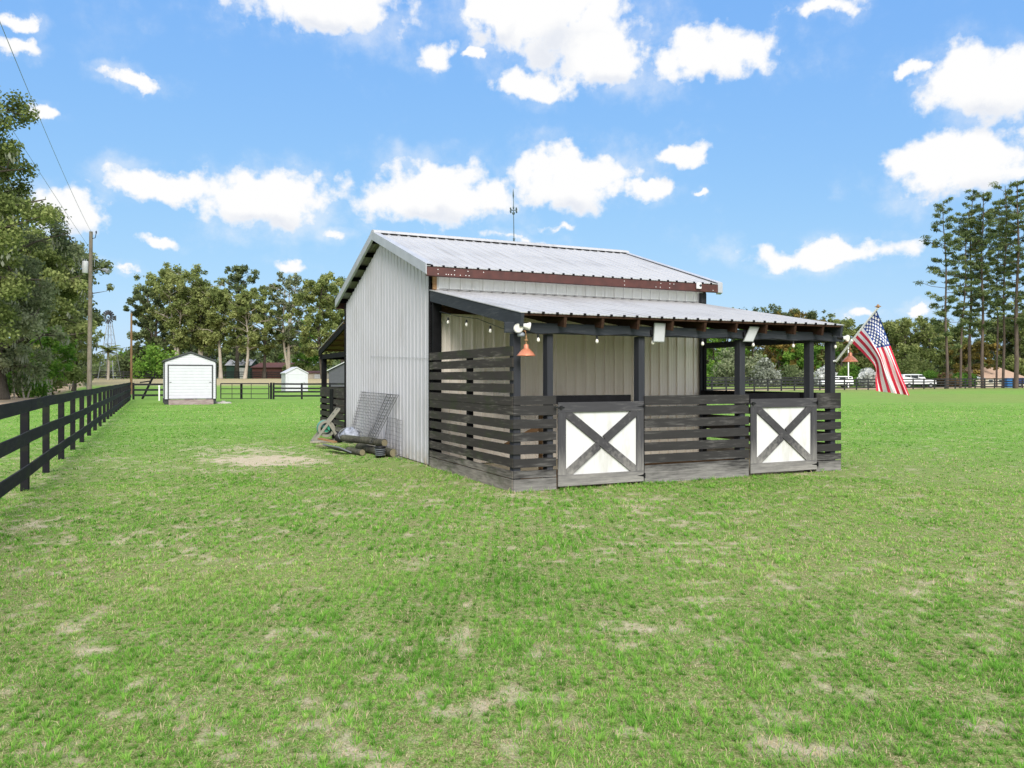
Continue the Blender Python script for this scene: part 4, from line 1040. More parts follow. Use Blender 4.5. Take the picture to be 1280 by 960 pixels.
# ------------------------------------------------------------------ fences
def fence(name, label, cat, pts, spacing, rails, rail_h, rail_t, post, post_h, mats, per=2, alt=False, phase=0.0, side=1, jit=0.012, group=None, bent=True):
    """posts and boards along a polyline; boards span `per` bays"""
    pts = [np.array(p, float) for p in pts]
    seg = [np.linalg.norm(b - a) for a, b in zip(pts[:-1], pts[1:])]; tot = sum(seg)
    def pos(d):
        for a, b, L_ in zip(pts[:-1], pts[1:], seg):
            if d <= L_ + 1e-6: return a + (b - a) * (d / L_), (b - a) / L_
            d -= L_
        return pts[-1], (pts[-1] - pts[-2]) / seg[-1]
    t = thing(name, label, cat, (pts[0][0], pts[0][1], gzf(*pts[0])), 0, group); o = np.array(t.location)
    n = int(tot / spacing); ds = [min(phase + i * spacing, tot) for i in range(n + 1)]
    tops = []
    for i, d in enumerate(ds):
        p, dr = pos(d); nrm = np.array((dr[1], -dr[0])) * side
        z = gzf(*p); w_ = post * (1.5 if alt and i % 2 == 0 else 1.0)
        c = p - nrm * (0.055 + rail_t * 0) - o[:2]
        mb = MB(); hx = dr * w_ / 2; hy = nrm * 0.05; hh = post_h + rnd.uniform(-.02, .02)
        ln = rnd.uniform(-.01, .01)
        P = []
        for zz in (-0.05, hh):
            for sy in (-1, 1):
                for sx in (-1, 1):
                    q = c + hx * sx + hy * sy + dr * ln * zz; P.append((q[0], q[1], z + zz - o[2]))
        mb.hexa(P); mb.build('post', mats[1], t)
        tops.append((p, dr, nrm, z))
    jz = [[rnd.uniform(-jit, jit) for _ in rails] for _ in tops]
    for k, zt in enumerate(rails):
        i = 0
        while i < len(tops) - 1:
            j = min(i + per, len(tops) - 1)
            mb = MB(); rows = []
            sub = []
            for m_ in range(i, j):
                for f in ((0, .5) if bent else (0,)): sub.append((m_, f))
            sub.append((j, 0))
            for m_, f in sub:
                p, dr, nrm, z = tops[m_]
                zz = z + zt + jz[m_][k]
                if f:
                    p2, _, n2, z2 = tops[m_ + 1]; p = p * .5 + p2 * .5; zz = (zz + z2 + zt + jz[m_ + 1][k]) / 2 - rnd.uniform(0, jit * .8)
                c = p - o[:2]
                if m_ == i and not f: c = c + dr * 0.004
                if m_ == j: c = c - dr * 0.004
                a = c + nrm * (.001 + rail_t); b = c + nrm * .001
                rows.append([(a[0], a[1], zz - o[2]), (a[0], a[1], zz - rail_h - o[2]), (b[0], b[1], zz - rail_h - o[2]), (b[0], b[1], zz - o[2])])
            mb.quadstrip(rows, 0, True); mb.poly(rows[0]); mb.poly(rows[-1][::-1])
            mb.build('rail', mats[0], t); i = j
    return t
DV = np.array((-ST, CT)); DU = np.array((CT, ST))
P0 = np.array((FX0, FY0)); CORN = np.array((-29.1, 59.8))
dirv = (CORN - P0) / np.linalg.norm(CORN - P0); LEN = np.linalg.norm(CORN - P0)
SP = LEN / 22
fence('board_fence', 'long black three board fence running down the left side of the lawn', 'fence', [P0 - dirv * SP * 4, CORN], SP, (1.345, 0.875, 0.40), .172, .028, .108, 1.30, (M['fence'], M['fpost']), 2, True)
SHL = np.array((-21.9, 60.6))
fence('board_fence', 'short black three board fence between the corner post and the white shed', 'fence', [CORN + np.array((.12, 0)), np.array((-22.2, 60.7))], 2.3, (1.24, 0.82, 0.42), .15, .03, .13, 1.28, (M['fence'], M['fpost']), 2)
# leaning plank/brace at the corner
t = thing('brace_post', 'black post leaning on the fence corner behind the long fence', 'post', (-28.6, 61.2, 0))
mb = MB(); mb.beam((-.5, .3, 0), (.45, .1, 1.75), .12, .12); mb.build('post', M['fpost'], t)
mb = MB(); mb.beam((.30, .06, 1.42), (-.4, -.3, 1.30), .03, .10); mb.build('brace', M['fence'], t)
# pipe gate right of the shed
def gate():
    x0, Y = at(276, 61.0)[:2]; x1 = (337.0 - 640) / F * 61.2
    t = thing('pasture_gate', 'black pipe gate with three rails to the right of the white shed', 'gate', (x0, Y, 0))
    L_ = x1 - x0
    mb = MB()
    for z, r in ((1.22, .045), (.82, .03), (.42, .03), (.06, .022)): mb.tube([(0, 0, z), (L_, 0, z)], r, 8)
    for x in (0.0, L_): mb.tube([(x, 0, .04), (x, 0, 1.24)], .04, 8)
    mb.build('gate_frame', M['farblack'], t)
    for px in (290, 314):
        x = (px - 640) / F * 61 - x0; mb = MB(); mb.tube([(x, 0, .06), (x, 0, 1.22)], .024, 6); mb.build('upright', M['farblack'], t)
    mb = MB(); x = (302.5 - 640) / F * 61.4 - x0; mb.box(x - .08, x + .08, .2, .32, 0, 1.22, 0, .01); mb.build('gate_post', M['fpost'], t)
    mb = MB(); mb.box(L_ + .10, L_ + .24, -.06, .08, 0, 1.3, 0, .01); mb.build('gate_post', M['fpost'], t)
    mb = MB(); mb.box(L_ - .03, L_ + .10, -.03, .03, .95, 1.0); mb.build('latch', M['iron'], t)
gate()
fence('board_fence', 'black four board fence running from the gate behind the barn', 'fence', [np.array(((341.8 - 640) / F * 60.6, 60.6)), np.array((-4.0, 61.8)), np.array((8.0, 64.0))], 2.15, (1.26, 0.92, 0.66, 0.34), .13, .03, .13, 1.28, (M['fence'], M['fpost']), 2)
fence('board_fence', 'distant black board fence at the foot of the tall trees on the left', 'fence', [np.array(at(92, 136)[:2]), np.array(at(180, 140)[:2]), np.array(at(300, 152)[:2]), np.array(at(450, 158)[:2])], 2.6, (1.35, .95, .55), .17, .03, .16, 1.38, (M['farblack'], M['farblack']), 12, jit=.01, bent=False)
RF0 = np.array((15.0, 84.1)); RF1 = np.array((90.0, 84.1 + .468 * 75))
fence('board_fence', 'long black four board fence along the far right edge of the field', 'fence', [RF0, RF1], 2.05, (1.38, 1.02, .68, .34), .15, .03, .15, 1.42, (M['farblack'], M['farblack']), 8, jit=.012, bent=False)
fence('board_fence', 'second black fence further back behind the right field', 'fence', [RF0 + np.array((-2, 27.0)), RF0 + np.array((36, 44.0))], 2.4, (1.55, 1.15, .7), .2, .03, .16, 1.6, (M['farblack'], M['farblack']), 8, jit=.012, bent=False)

# ------------------------------------------------------------------ the white shed
def shed(label, px_l, Y, w_, l_, eave, apex, base, door_w, door_top, big=True):
    x0 = (px_l - 640) / F * Y
    t = thing('garden_shed', label, 'shed', (x0, Y, gzf(x0, Y)), TH)
    def lap(y, s, zt_fn, x_a, x_b, name='wall'):
        mb = MB(); z = base; st = 0.13
        n = int((apex - base) / st) + 1
        for i in range(n):
            za, zb = base + i * st, base + (i + 1) * st
            if za >= apex - .02: break
            def span(z):
                if z <= eave: return 0.0, w_
                f = (z - eave) / (apex - eave); return w_ / 2 * f, w_ - w_ / 2 * f
            zb = min(zb, apex - .01)
            a0, a1 = span(za); b0, b1 = span(zb)
            a0, b0 = max(a0, x_a), max(b0, x_a); a1, b1 = min(a1, x_b), min(b1, x_b)
            if a1 <= a0: continue
            mb.poly([(a0, y - s * .016, za), (a1, y - s * .016, za), (b1, y, zb), (b0, y, zb)]); mb.poly([(a0, y, za), (a1, y, za), (a1, y - s * .016, za), (a0, y - s * .016, za)])
        return mb.build(name, M['siding'], t)
    d0, d1 = (w_ - door_w) / 2, (w_ + door_w) / 2
    lap(0, 1, None, 0, w_); lap(l_, -1, None, 0, w_)
    for x, s in ((0.0, -1), (w_, 1)):
        mb = MB(); z = base
        while z < eave - .01:
            zb = min(z + .13, eave); mb.poly([(x + s * .016, 0, z), (x + s * .016, l_, z), (x, l_, zb), (x, 0, zb)]); mb.poly([(x + s * .016, 0, z), (x + s * .016, l_, z), (x, l_, z), (x, 0, z)]); z = zb
        mb.build('wall', M['siding'], t)
    mb = MB()
    ov, th = .10, .10
    sl = (apex - eave) / (w_ / 2)
    for s in (-1, 1):
        xe = w_ / 2 + s * (w_ / 2 + ov); ze = eave - ov * sl + .03; xa, za = w_ / 2, apex + .03
        P = [(x, y, z + dz) for dz in (0, th) for y in (-.10, l_ + .1) for x, z in (((xe, ze), (xa, za)) if s < 0 else ((xa, za), (xe, ze)))]
        mb.hexa(P)
    mb.build('roof', M['shingle'] if big else M['siding'], t)
    for x in (0.0, w_):
        mb = MB(); s = -1 if x == 0 else 1; mb.box(x - .03 + s * .02, x + .03 + s * .02, -.035, .04, base, eave - .05); mb.build('corner_trim', M['darktrim'] if big else M['siding'], t)
    # door
    db = base + .02
    mb = MB(); n = 11; y = -.035
    if big:
        rows = []
        for i in range(n):
            za = db + (door_top - db) * i / n; zb = db + (door_top - db) * (i + 1) / n
            rows += [[(d0, y, za + .006), (d1, y, za + .006)], [(d0, y - .014, za + .018), (d1, y - .014, za + .018)], [(d0, y - .014, zb - .018), (d1, y - .014, zb - .018)], [(d0, y, zb - .006), (d1, y, zb - .006)]]
        mb.quadstrip(rows)
    else: mb.box(d0, d1, y, y + .02, db, door_top)
    dd = mb.build('rollup_door' if big else 'door', M['rollup'], t)
    mb = MB()
    for x in (d0 + .09, d1 - .09) if big else (d1 - .12,): mb.box(x - .06, x + .06, y - .04, y - .015, db + (door_top - db) * .50 - .014, db + (door_top - db) * .50 + .014)
    mb.build('handle', M['darktrim'], dd)
    mb = MB(); f = .075 if big else .05
    mb.box(d0 - f, d0, -.06, -.012, db, door_top + .001); mb.box(d1, d1 + f, -.06, -.012, db, door_top + .001); mb.box(d0 - f, d1 + f, -.06, -.012, door_top + .002, door_top + f)
    mb.build('door_frame', M['darktrim'] if big else M['siding'], t)
    if big:
        mb = MB()
        mb.hexa([(x, yy, z) for z, k in ((0.0, 0), (base - .03, 1)) for yy, kk in ((-.95 if k == 0 else -.75, 0), (-.08, 1)) for x in ((d0 - .03, d1 + .04))])
        mb.build('ramp', M['ramp'], t)
    for x in (.15, w_ / 2, w_ - .15):
        for y in (.2, l_ - .2):
            mb = MB(); mb.box(x - .18, x + .18, y - .1, y + .18, 0, base); mb.build('block', M['concrete'] if not big else M['darktrim'], t)
    return t
shed('white lap sided shed with a wide roll up door and dark roof', 205.8, 48.6, 2.98, 4.2, 2.66, 3.20, 0.34, 2.50, 2.42)
shed('tiny white gabled shed standing far behind the black gate', 357.5, 80, 2.15, 3.0, 1.95, 2.52, 0.12, 1.72, 1.9, False)
t = thing('well_cap', 'low round concrete cap in the sand beside the white shed', 'well cap', (*at(277, 51)[:2], 0))
mb = MB(); mb.lathe([(0, .10), (.55, .09), (.60, .05), (.62, 0)], (0, 0, 0), 20); mb.build('cap', M['concrete'], t, True)
mb = MB(); mb.lathe([(0, .17), (.14, .16), (.15, .08)], (0.1, 0, 0), 14); mb.build('hatch', M['concrete'], t)
t = thing('marker_post', 'short white pipe standing at the left wall of the shed', 'post', (*at(199, 57)[:2], 0))
mb = MB(); mb.tube([(0, 0, 0), (0, 0, 1.05)], .055, 10); mb.build('pipe', M['whitep'], t)
mb = MB(); mb.lathe([(.075, 1.02), (.075, 1.09), (.05, 1.11), (0, 1.115)], (0, 0, 0), 12); mb.build('cap', M['whitep'], t)

# ------------------------------------------------------------------ poles, wires, windmill
PX_, PY_ = at(111.5, 55)[:2]
PT = ht(289.5, 55)
t = thing('utility_pole', 'tall weathered wooden utility pole with transformer and street light', 'utility pole', (PX_, PY_, 0))
mb = MB(); mb.tube([(0, 0, 0), (.06, 0, PT * .5), (.13, 0, PT)], [.165, .14, .115], 14); mb.build('pole', M['polewood'], t, True)
zt = ht(342, 55)
mb = MB(); mb.lathe([(0, 0), (.19, .01), (.21, .05), (.21, .80), (.19, .86), (.05, .88), (0, .88)], (-.24, -.05, zt), 16); tr = mb.build('transformer', M['greyroof'], t, True)
mb = MB()
for a in (-.08, .08): mb.lathe([(.03, 0), (.045, .03), (.03, .06), (.045, .09), (.025, .12), (0, .14)], (-.24 + a, -.05, zt + .86), 10)
mb.build('bushing', M['greyp'], tr, True)
zl = ht(339, 55)
mb = MB(); mb.tube([(.12, 0, zl - .30), (.35, -.1, zl + .02), (.8, -.3, zl + .12), (1.35, -.5, zl + .02)], .03, 8); la = mb.build('light_arm', M['steel'], t, True)
mb = MB(); mb.tube([(1.15, -.42, zl + .04), (1.35, -.5, zl + .02), (1.75, -.65, zl - .08)], [.07, .14, .12], 12); mb.lathe([(.13, 0), (.15, -.12), (.10, -.2), (0, -.22)], (1.6, -.6, zl - .06), 12); mb.build('lamp_head', M['greyp'], la, True)
mb = MB(); mb.tube([(.14, 0, PT - .5), (.45, -.05, PT - .45), (.5, -.05, PT - .2), (.52, -.05, PT - .1)], .025, 8); mb.lathe([(.03, 0), (.06, .05), (.03, .09), (.055, .13), (.02, .18), (0, .2)], (.52, -.05, PT - .14), 10); mb.build('insulator', M['iron'], t)
mb = MB(); mb.tube([(.14, -.02, zl + .9), (.42, -.05, zl + 1.05), (.40, -.05, zl + .3)], .02, 6); mb.build('cutout_fuse', M['greyp'], t)
def wire(label, p, q, sag):
    p, q = np.array(p), np.array(q)
    t = thing('power_line', label, 'power line', tuple(p), 0, 'overhead lines from the utility pole')
    mb = MB(); mb.tube([(q - p) * f - np.array((0, 0, 4 * sag * f * (1 - f))) for f in np.linspace(0, 1, 33)], .0095, 5); mb.build('wire', M['greyp'], t)
dirw = np.array((17.5, -36.4))
wire('upper thin overhead wire sloping from the top of the utility pole', (PX_ + .13, PY_, PT), (PX_ + 17.5 * 1.9, PY_ - 36.4 * 1.9, 10.2), .9)
wire('lower thin overhead wire running from the pole into the big oak', (PX_ + .10, PY_ - .1, PT - 1.2), (-19.6, 30.5, 11.5), .05)
x, y, z = at(164, 75)
t = thing('bare_pole', 'slim bare brown pole standing behind the fence corner', 'pole', (x, y, z))
mb = MB(); mb.tube([(0, 0, 0), (.02, 0, ht(392, 75) - z)], [.12, .085], 10); mb.build('pole', M['polebrown'], t, True)
mb = MB(); mb.lathe([(.1, 0), (.1, .05), (0, .12)], (.02, 0, ht(392, 75) - z - .01), 10); mb.build('cap', M['polewood'], t)
def windmill():
    x, y, z = at(137, 138); hz = ht(396.5, 138) - z
    t = thing('windmill', 'farm windmill with a many bladed wheel rising behind the trees', 'windmill', (x, y, z))
    mb = MB(); b, tp = 1.35, .18
    for sx in (-1, 1):
        for sy in (-1, 1): mb.tube([(sx * b, sy * b, 0), (sx * tp, sy * tp, hz)], .055, 5)
    for k in range(1, 7):
        f = k / 7; w_ = b + (tp - b) * f; f2 = (k - 1) / 7; w2 = b + (tp - b) * f2
        for a, c in (((-1, -1), (1, -1)), ((1, -1), (1, 1)), ((1, 1), (-1, 1)), ((-1, 1), (-1, -1))):
            mb.tube([(a[0] * w_, a[1] * w_, f * hz), (c[0] * w_, c[1] * w_, f * hz)], .025, 4); mb.tube([(a[0] * w2, a[1] * w2, f2 * hz), (c[0] * w_, c[1] * w_, f * hz)], .018, 4)
    mb.build('tower', M['steel'], t)
    rot = bpy.data.objects.new('wheel', None); COL.objects.link(rot); rot.parent = t; rot.location = (0, -.5, hz); rot.rotation_euler = (0, 0, R(-8))
    first = None
    for k in range(16):
        if first is None:
            mb = MB(); mb.hexa([(x_ * (1 if zz > .6 else .55), yy + x_ * .35, zz) for zz in (.38, 1.22) for yy in (-.012, .012) for x_ in (-.15, .15)]); first = o = mb.build('blade', M['farblack'], rot)
        else: o = first.copy(); COL.objects.link(o); o.parent = rot
        o.rotation_euler = (0, k * 2 * math.pi / 16, 0)
    mb = MB(); mb.lathe([(0, -.12), (.12, -.08), (.14, .1), (0, .2)], (0, 0, 0), 12, 0, 1); mb.build('hub', M['iron'], rot)
    mb = MB()
    for r_ in (.62, 1.05): mb.tube([(r_ * math.cos(a), .06, r_ * math.sin(a)) for a in np.linspace(0, 2 * math.pi, 33)], .018, 4)
    mb.build('rim', M['steel'], rot)
    mb = MB(); mb.beam((0, -.4, hz), (.0, 2.1, hz), .05, .05); mb.hexa([(xx, .1 + yy, hz + zz * (.3 if yy < 1.5 else .5)) for zz in (-1, 1) for yy in (1.2, 2.2) for xx in (-.012, .012)]); mb.build('tail_vane', M['steel'], t)
windmill()

# ------------------------------------------------------------------ buildings in the distance
def low_building(name, label, px0, px1, Y, py_eave, py_apex, depth, wall, roofm, rz, gable_front, cat='building', nwin=0, door=False, baseY=None):
    x0, y0, z0 = at(px0, Y); w_ = (px1 - px0) / F * Y / max(.5, math.cos(rz) + 0.0)
    e = ht(py_eave, Y) - z0; a = ht(py_apex, Y) - z0
    t = thing(name, label, cat, (x0, y0, z0), rz)
    mb = MB(); mb.quadstrip([[(0, 0, 0), (w_, 0, 0), (w_, depth, 0), (0, depth, 0)], [(0, 0, e), (w_, 0, e), (w_, depth, e), (0, depth, e)]], 0, True)
    if gable_front:
        mb.poly([(0, 0, e), (w_, 0, e), (w_ / 2, 0, a)]); mb.poly([(0, depth, e), (w_, depth, e), (w_ / 2, depth, a)])
    else:
        mb.poly([(0, 0, e), (0, depth, e), (0, depth / 2, a)]); mb.poly([(w_, 0, e), (w_, depth, e), (w_, depth / 2, a)])
    wl = mb.build('wall', wall, t)
    mb = MB(); o = .3
    for s in (-1, 1):
        if gable_front:
            sl = (a - e) / (w_ / 2); xe = w_ / 2 + s * (w_ / 2 + o); pa = [(xe, e - o * sl), (w_ / 2, a)]
            mb.hexa([(x, y, z + .02 + dz) for dz in (0, .1) for y in (-o, depth + o) for x, z in (pa if s < 0 else pa[::-1])])
        else:
            sl = (a - e) / (depth / 2); ye = depth / 2 + s * (depth / 2 + o); pa = [(ye, e - o * sl), (depth / 2, a)]
            mb.hexa([(x, y, z + .02 + dz) for dz in (0, .1) for y, z in (pa if s < 0 else pa[::-1]) for x in (-o, w_ + o)])
    mb.build('roof', roofm, t)
    for k in range(nwin):
        x = w_ * (k + .5) / nwin; mb = MB(); mb.box(x - .5, x + .5, -.06, -.005, e * .40, e * .80); f = mb.build('window', M['panel'], t)
        mb = MB(); mb.box(x - .42, x + .42, -.075, -.062, e * .43, e * .77); mb.build('pane', M['glass'], f)
    if door:
        mb = MB(); mb.box(w_ * .55, w_ * .55 + min(2.4, w_ * .3), -.07, -.005, 0, e * .8); mb.build('door', M['panel'] if wall is not M['panel'] else M['darktrim'], t)
    return t
low_building('outbuilding', 'low green outbuilding with pale roof half hidden by pale trunks', 283, 312, 172, 456.5, 449, 8, M['greenbarn'], M['greyroof'], R(4), False, door=True)
low_building('long_barn', 'long low red barn under the trees beyond the far fence', 315, 359, 168, 459.5, 453.5, 9, M['redbarn'], M['redbarn'], R(-9), False, door=False)
low_building('garage', 'charcoal garage with white roof edge glimpsed behind the lean-to', 411, 452, 92, 463, 452.5, 9, M['darkwall'], M['greyroof'], R(10), True, door=True)
low_building('low_shed', 'low tan shed with white door far left of the barn', 380, 404, 148, 466.5, 464, 5, M['stucco'], M['redbarn'], 0, False, door=True)
x = low_building('ranch_house', 'cream ranch house with a tan shingle roof behind the pines', 1232, 1290, 138, 472.5, 459.5, 12, M['stucco'], M['tanroof'], R(12), False, 'house', 4, True)
low_building('carport', 'pale low carport at the far right edge beside the house', 1216, 1230, 132, 473, 470.5, 5, M['stucco'], M['greyroof'], R(12), False, door=False)
# blue bin
x, y, z = at(1261, 117)
t = thing('storage_bin', 'bright blue bin behind the black fence near the pines', 'bin', (x, y, z))
mb = MB(); mb.hexa([(sx * (.45 if zz < .5 else .55), sy * (.42 if zz < .5 else .5), zz) for zz in (0, 1.3) for sy in (-1, 1) for sx in (-1, 1)]); mb.build('body', M['blue'], t)
mb = MB(); mb.box(-.6, .6, -.55, .55, 1.31, 1.42, 0, .03); mb.build('lid', M['blue'], t)
# vehicles
def car(label, name, px, Y, rz, paint, L_, Ht, suv=True):
    x, y, z = at(px, Y); t = thing(name, label, 'car', (x, y, z), rz)
    W_ = 1.9; h = Ht
    if suv: prof = [(-.5, .28), (-.5, .62), (-.485, .66), (-.47, .95), (-.40, .985), (-.05, 1.0), (.08, .97), (.20, .63), (.43, .56), (.49, .48), (.5, .28)]
    else: prof = [(-.5, .3), (-.49, .62), (-.44, .66), (-.28, .97), (.0, 1.0), (.10, .96), (.22, .66), (.42, .58), (.49, .50), (.5, .3)]
    mb = MB(); P = [(a * L_, b * h) for a, b in prof]
    mid = sum(p[1] for p in P) / len(P)
    rows = []
    for yy, k in ((-W_ / 2, .0), (-W_ / 2 + .06, .05), (W_ / 2 - .06, .05), (W_ / 2, .0)):
        inset = 0.93 if k == 0 else 1.0
        rows.append([(a * (inset if k == 0 else 1), yy + ((.12 if yy < 0 else -.12) if (b > .7 * h) else 0) * 1.0, (b - mid) * (inset + .02 if k == 0 else 1) + mid) for a, b in P])
    mb.quadstrip(rows, 0, True); mb.poly(rows[0]); mb.poly(rows[3]); b_ = mb.build('body', paint, t, False)
    for s in (-1, 1):
        mb = MB(); yy = s * (W_ / 2 - .09)
        top, bot = .93 * h, .68 * h
        xs = ((-.44, -.27), (-.255, -.04), (-.025, .10)) if suv else ((-.34, -.12), (-.10, .12))
        for a, b in xs:
            sk = .05 if b > .05 else 0
            mb.hexa([(xx * L_, yy + s * dy, zz) for dy in ((-.02, .035)) for zz, xa, xb in ((bot, a, b + sk), (top, a, b - .0)) for xx in (xa, xb)])
        mb.build('side_window', M['glass'], b_)
    mb = MB(); a0, a1 = (.088, .195) if suv else (.11, .21)
    mb.poly([(a0 * L_ + .03, -W_ / 2 + .2, .955 * h), (a0 * L_ + .03, W_ / 2 - .2, .955 * h), (a1 * L_ + .03, W_ / 2 - .12, .66 * h), (a1 * L_ + .03, -W_ / 2 + .12, .66 * h)]); mb.build('windscreen', M['glass'], b_)
    for a in (-.32, .32):
        for s in (-1, 1):
            w_ = bpy.data.objects.new('wheel', None); COL.objects.link(w_); w_.parent = t; w_.location = (a * L_, s * (W_ / 2 - .10), .36)
            mb = MB(); mb.lathe([(.2, -.12), (.34, -.12), (.37, -.06), (.37, .06), (.34, .12), (.2, .12)], (0, 0, 0), 20, 0, 1); mb.build('tyre', M['tyre'], w_, True)
            mb = MB(); mb.lathe([(0, -.10), (.2, -.10), (.22, -.05), (.22, .05), (.2, .10), (0, .10)], (0, 0, 0), 16, 0, 1); mb.build('rim', M['steel'], w_)
    for s in (-1, 1):
        mb = MB(); mb.box(.455 * L_, .492 * L_, s * .62 - .2, s * .62 + .2, .46 * h, .53 * h); mb.build('headlight', M['bulb'], b_)
        mb = MB(); mb.box(-.503 * L_, -.47 * L_, s * .75 - .12, s * .75 + .12, .55 * h, .70 * h); mb.build('tail_light', M['red'], b_)
    return t
car('white sport utility vehicle parked behind the fence beside the flag', 'parked_car', 1145, 112, R(6), M['carwhite'], 5.1, 1.98)
car('dark blue car at the far right edge behind the fence', 'parked_car', 1281, 119, R(4), M['bluecar'], 4.6, 1.45, False)
car('white car mostly hidden behind the porch corner post and fence', 'parked_car', 1044, 118, R(182), M['carwhite'], 4.8, 1.7)
x, y, z = at(1060.5, 106)
t = thing('white_pole', 'thin white pole standing in the distance under the far copper lamp', 'pole', (x, y, z))
mb = MB(); mb.tube([(0, 0, 0), (0, 0, ht(432, 106) - z)], .075, 8); mb.build('pole', M['whitep'], t)
mb = MB(); mb.lathe([(.1, 0), (.12, .05), (0, .1)], (0, 0, ht(432, 106) - z), 8); mb.build('cap', M['whitep'], t)

# ------------------------------------------------------------------ trees
def leaves(rng, clumps, size, flat=0.0, droop=0.0, aspect=1.5):
    """leaf faces scattered through clumps [(centre, radius xyz, n, tint)] -> verts, tints"""
    C = np.concatenate([np.tile(np.r_[c, r, t], (n, 1)) for c, r, n, t in clumps])
    n = len(C)
    d = rng.normal(size=(n, 3)); d /= np.linalg.norm(d, axis=1, keepdims=True)
    rad = rng.random(n) ** 0.45
    rad = rad * rng.uniform(.75, 1.3, n); P = C[:, :3] + d * C[:, 3:6] * rad[:, None]
    nrm = d * 0.5 + rng.normal(size=(n, 3)) * 0.6 + np.array((0, 0, 0.30 + flat)); nrm /= np.linalg.norm(nrm, axis=1, keepdims=True)
    a = np.cross(nrm, rng.normal(size=(n, 3))); a /= np.linalg.norm(a, axis=1, keepdims=True); b = np.cross(nrm, a)
    if droop: a = a * (1 - droop) + np.array((0, 0, -1)) * droop
    s = size * rng.uniform(0.6, 1.4, n)[:, None]
    a = a * s * aspect * .5; b = b * s * .5
    k = nrm * s * 0.12
    V = np.stack((P - a, P - b * .9 + k, P + a, P + b * .9 - k), 1).reshape(-1, 3)
    t = np.clip(C[:, 6] + rng.normal(0, 0.14, n), 0, 1)
    return V, np.repeat(t, 4)
def leaf_obj(name, V, T, mat, parent):
    n = len(V) // 4
    return np_mesh(name, V, np.arange(n * 4), np.full(n, 4), mat, parent, T)
def tree(name, label, cat, group, px, Y, py_top, rx, kind='oak', seed=0, n=6000, size=.3, cb=.25, bark='bark', leaf='oak', lean=0.0, tr=None, dens=1.0, clump=1.0, fork=False, moss=0, dx=0.0, flat_top=False, base_py=None, tint=0.5):
    rng = np.random.default_rng(seed + 100)
    x, y, z = at(px, Y); Hh = ht(py_top, Y) - z
    t = thing(name, label, cat, (x, y, z), 0, group)
    tr = tr or max(.10, Hh * 0.018)
    mb = MB(); clumps = []
    stems = [(0.0, 0.0)] if not fork else [(-.22, .0), (.25, .6), (.02, 1.4)]
    for si, (lx, ph) in enumerate(stems):
        pts = []; rad = []
        hh = Hh * (0.90 if si == 0 else rng.uniform(.72, .92))
        wx, wy = rng.uniform(-1, 1, 2) * .04 * Hh
        for k in range(8):
            f = k / 7
            pts.append(np.array((lean * Hh * f + lx * Hh * .25 * f + wx * math.sin(f * 3.5 + ph), wy * math.sin(f * 3 + 1 + ph) - wy * math.sin(1 + ph) + (rng.uniform(-.1, .1) if fork else 0) * f * 3, hh * f)))
            rad.append(tr * (1 - .80 * f) * (1.35 if k == 0 else 1) * (.75 if fork else 1))
        mb.tube(pts, rad, 9)
        def along(f):
            q = f * 7; i = min(int(q), 6); return pts[i] + (pts[i + 1] - pts[i]) * (q - i)
        nl = int((14 if not fork else 7) * dens) + 3
        for i in range(nl):
            f = cb + (0.97 - cb) * (i + rng.random()) / nl
            fr = (f - cb) / (1 - cb)
            if kind == 'round': prof = math.sin(math.pi * min(1, .12 + .86 * fr)) ** .6
            elif kind == 'wide': prof = 1.0 - abs(2 * fr - .95) ** 3 * .55
            elif kind == 'vase': prof = .35 + .75 * fr if fr < .8 else .95 - (fr - .8) * 2.2
            else: prof = (1 - fr * .62) if fr > .15 else .75 + fr
            ln = rx * prof * rng.uniform(.65, 1.12)
            az = i * 2.4 + rng.uniform(-.5, .5); up = rng.uniform(.1, .55) + fr * .5
            p = along(f); d = np.array((math.cos(az), math.sin(az), up)); d /= np.linalg.norm(d[:2])
            e = p + d * ln * np.array((1, 1, .75)); m_ = (p + e) / 2 + np.array((0, 0, ln * .10))
            r0 = tr * (1 - .8 * f) * .55
            mb.tube([p, m_, e], [r0, r0 * .6, r0 * .18], 6)
            for k in range(rng.integers(5, 8)):
                g = rng.uniform(.30, 1.0); q = p + (m_ - p) * (g * 2) if g < .5 else m_ + (e - m_) * (g * 2 - 1)
                o = rng.normal(size=3) * ln * .26; o[2] = o[2] * .8 + .03 * ln
                tip = q + o
                if tip[2] > Hh * .985: tip[2] = Hh * rng.uniform(.90, .985)
                mb.tube([q, tip], [r0 * .35, r0 * .1], 4)
                cr = (.085 * rx + .020 * Hh) * rng.uniform(.55, 1.4) * clump
                clumps.append((tip, np.array((cr, cr, cr * rng.uniform(.7, 1.1))), 1, np.clip(tint + rng.normal(0, .17), .05, .95)))
        topp = along(.97); clumps.append((topp, np.array((.14 * rx * clump,) * 3) + .2, 1, tint))
    vol = np.array([c[1].prod() ** .667 for c in clumps]); cnt = np.maximum(6, n * vol / vol.sum()).astype(int)
    clumps = [(c, r, k, tt) for (c, r, _, tt), k in zip(clumps, cnt)]
    V, T = leaves(rng, clumps, size)
    mb.build('trunk', M[bark], t, True)
    leaf_obj('crown', V, T, M[leaf], t)
    if moss:
        mc = [(c + np.array((0, 0, -r[2] * 1.1)), r * np.array((.8, .8, .9)), moss, .5) for c, r, _, _ in clumps if rng.random() < .45]
        if mc:
            V, T = leaves(rng, mc, size * 1.1, 0, .85, 2.6); leaf_obj('moss', V, T, M['moss'], t)['kind'] = 'stuff'
    return t
G1 = 'big shade trees along the sandy drive on the left'
tree('oak_tree', 'huge oak at the left edge of the photo rising above the fence', 'tree', G1, -68, 50, 40, 4.3, 'wide', 1, 72000, .155, .14, 'bark', 'oak', .02, .55, 2.3, 1.0, moss=14, tint=.52)
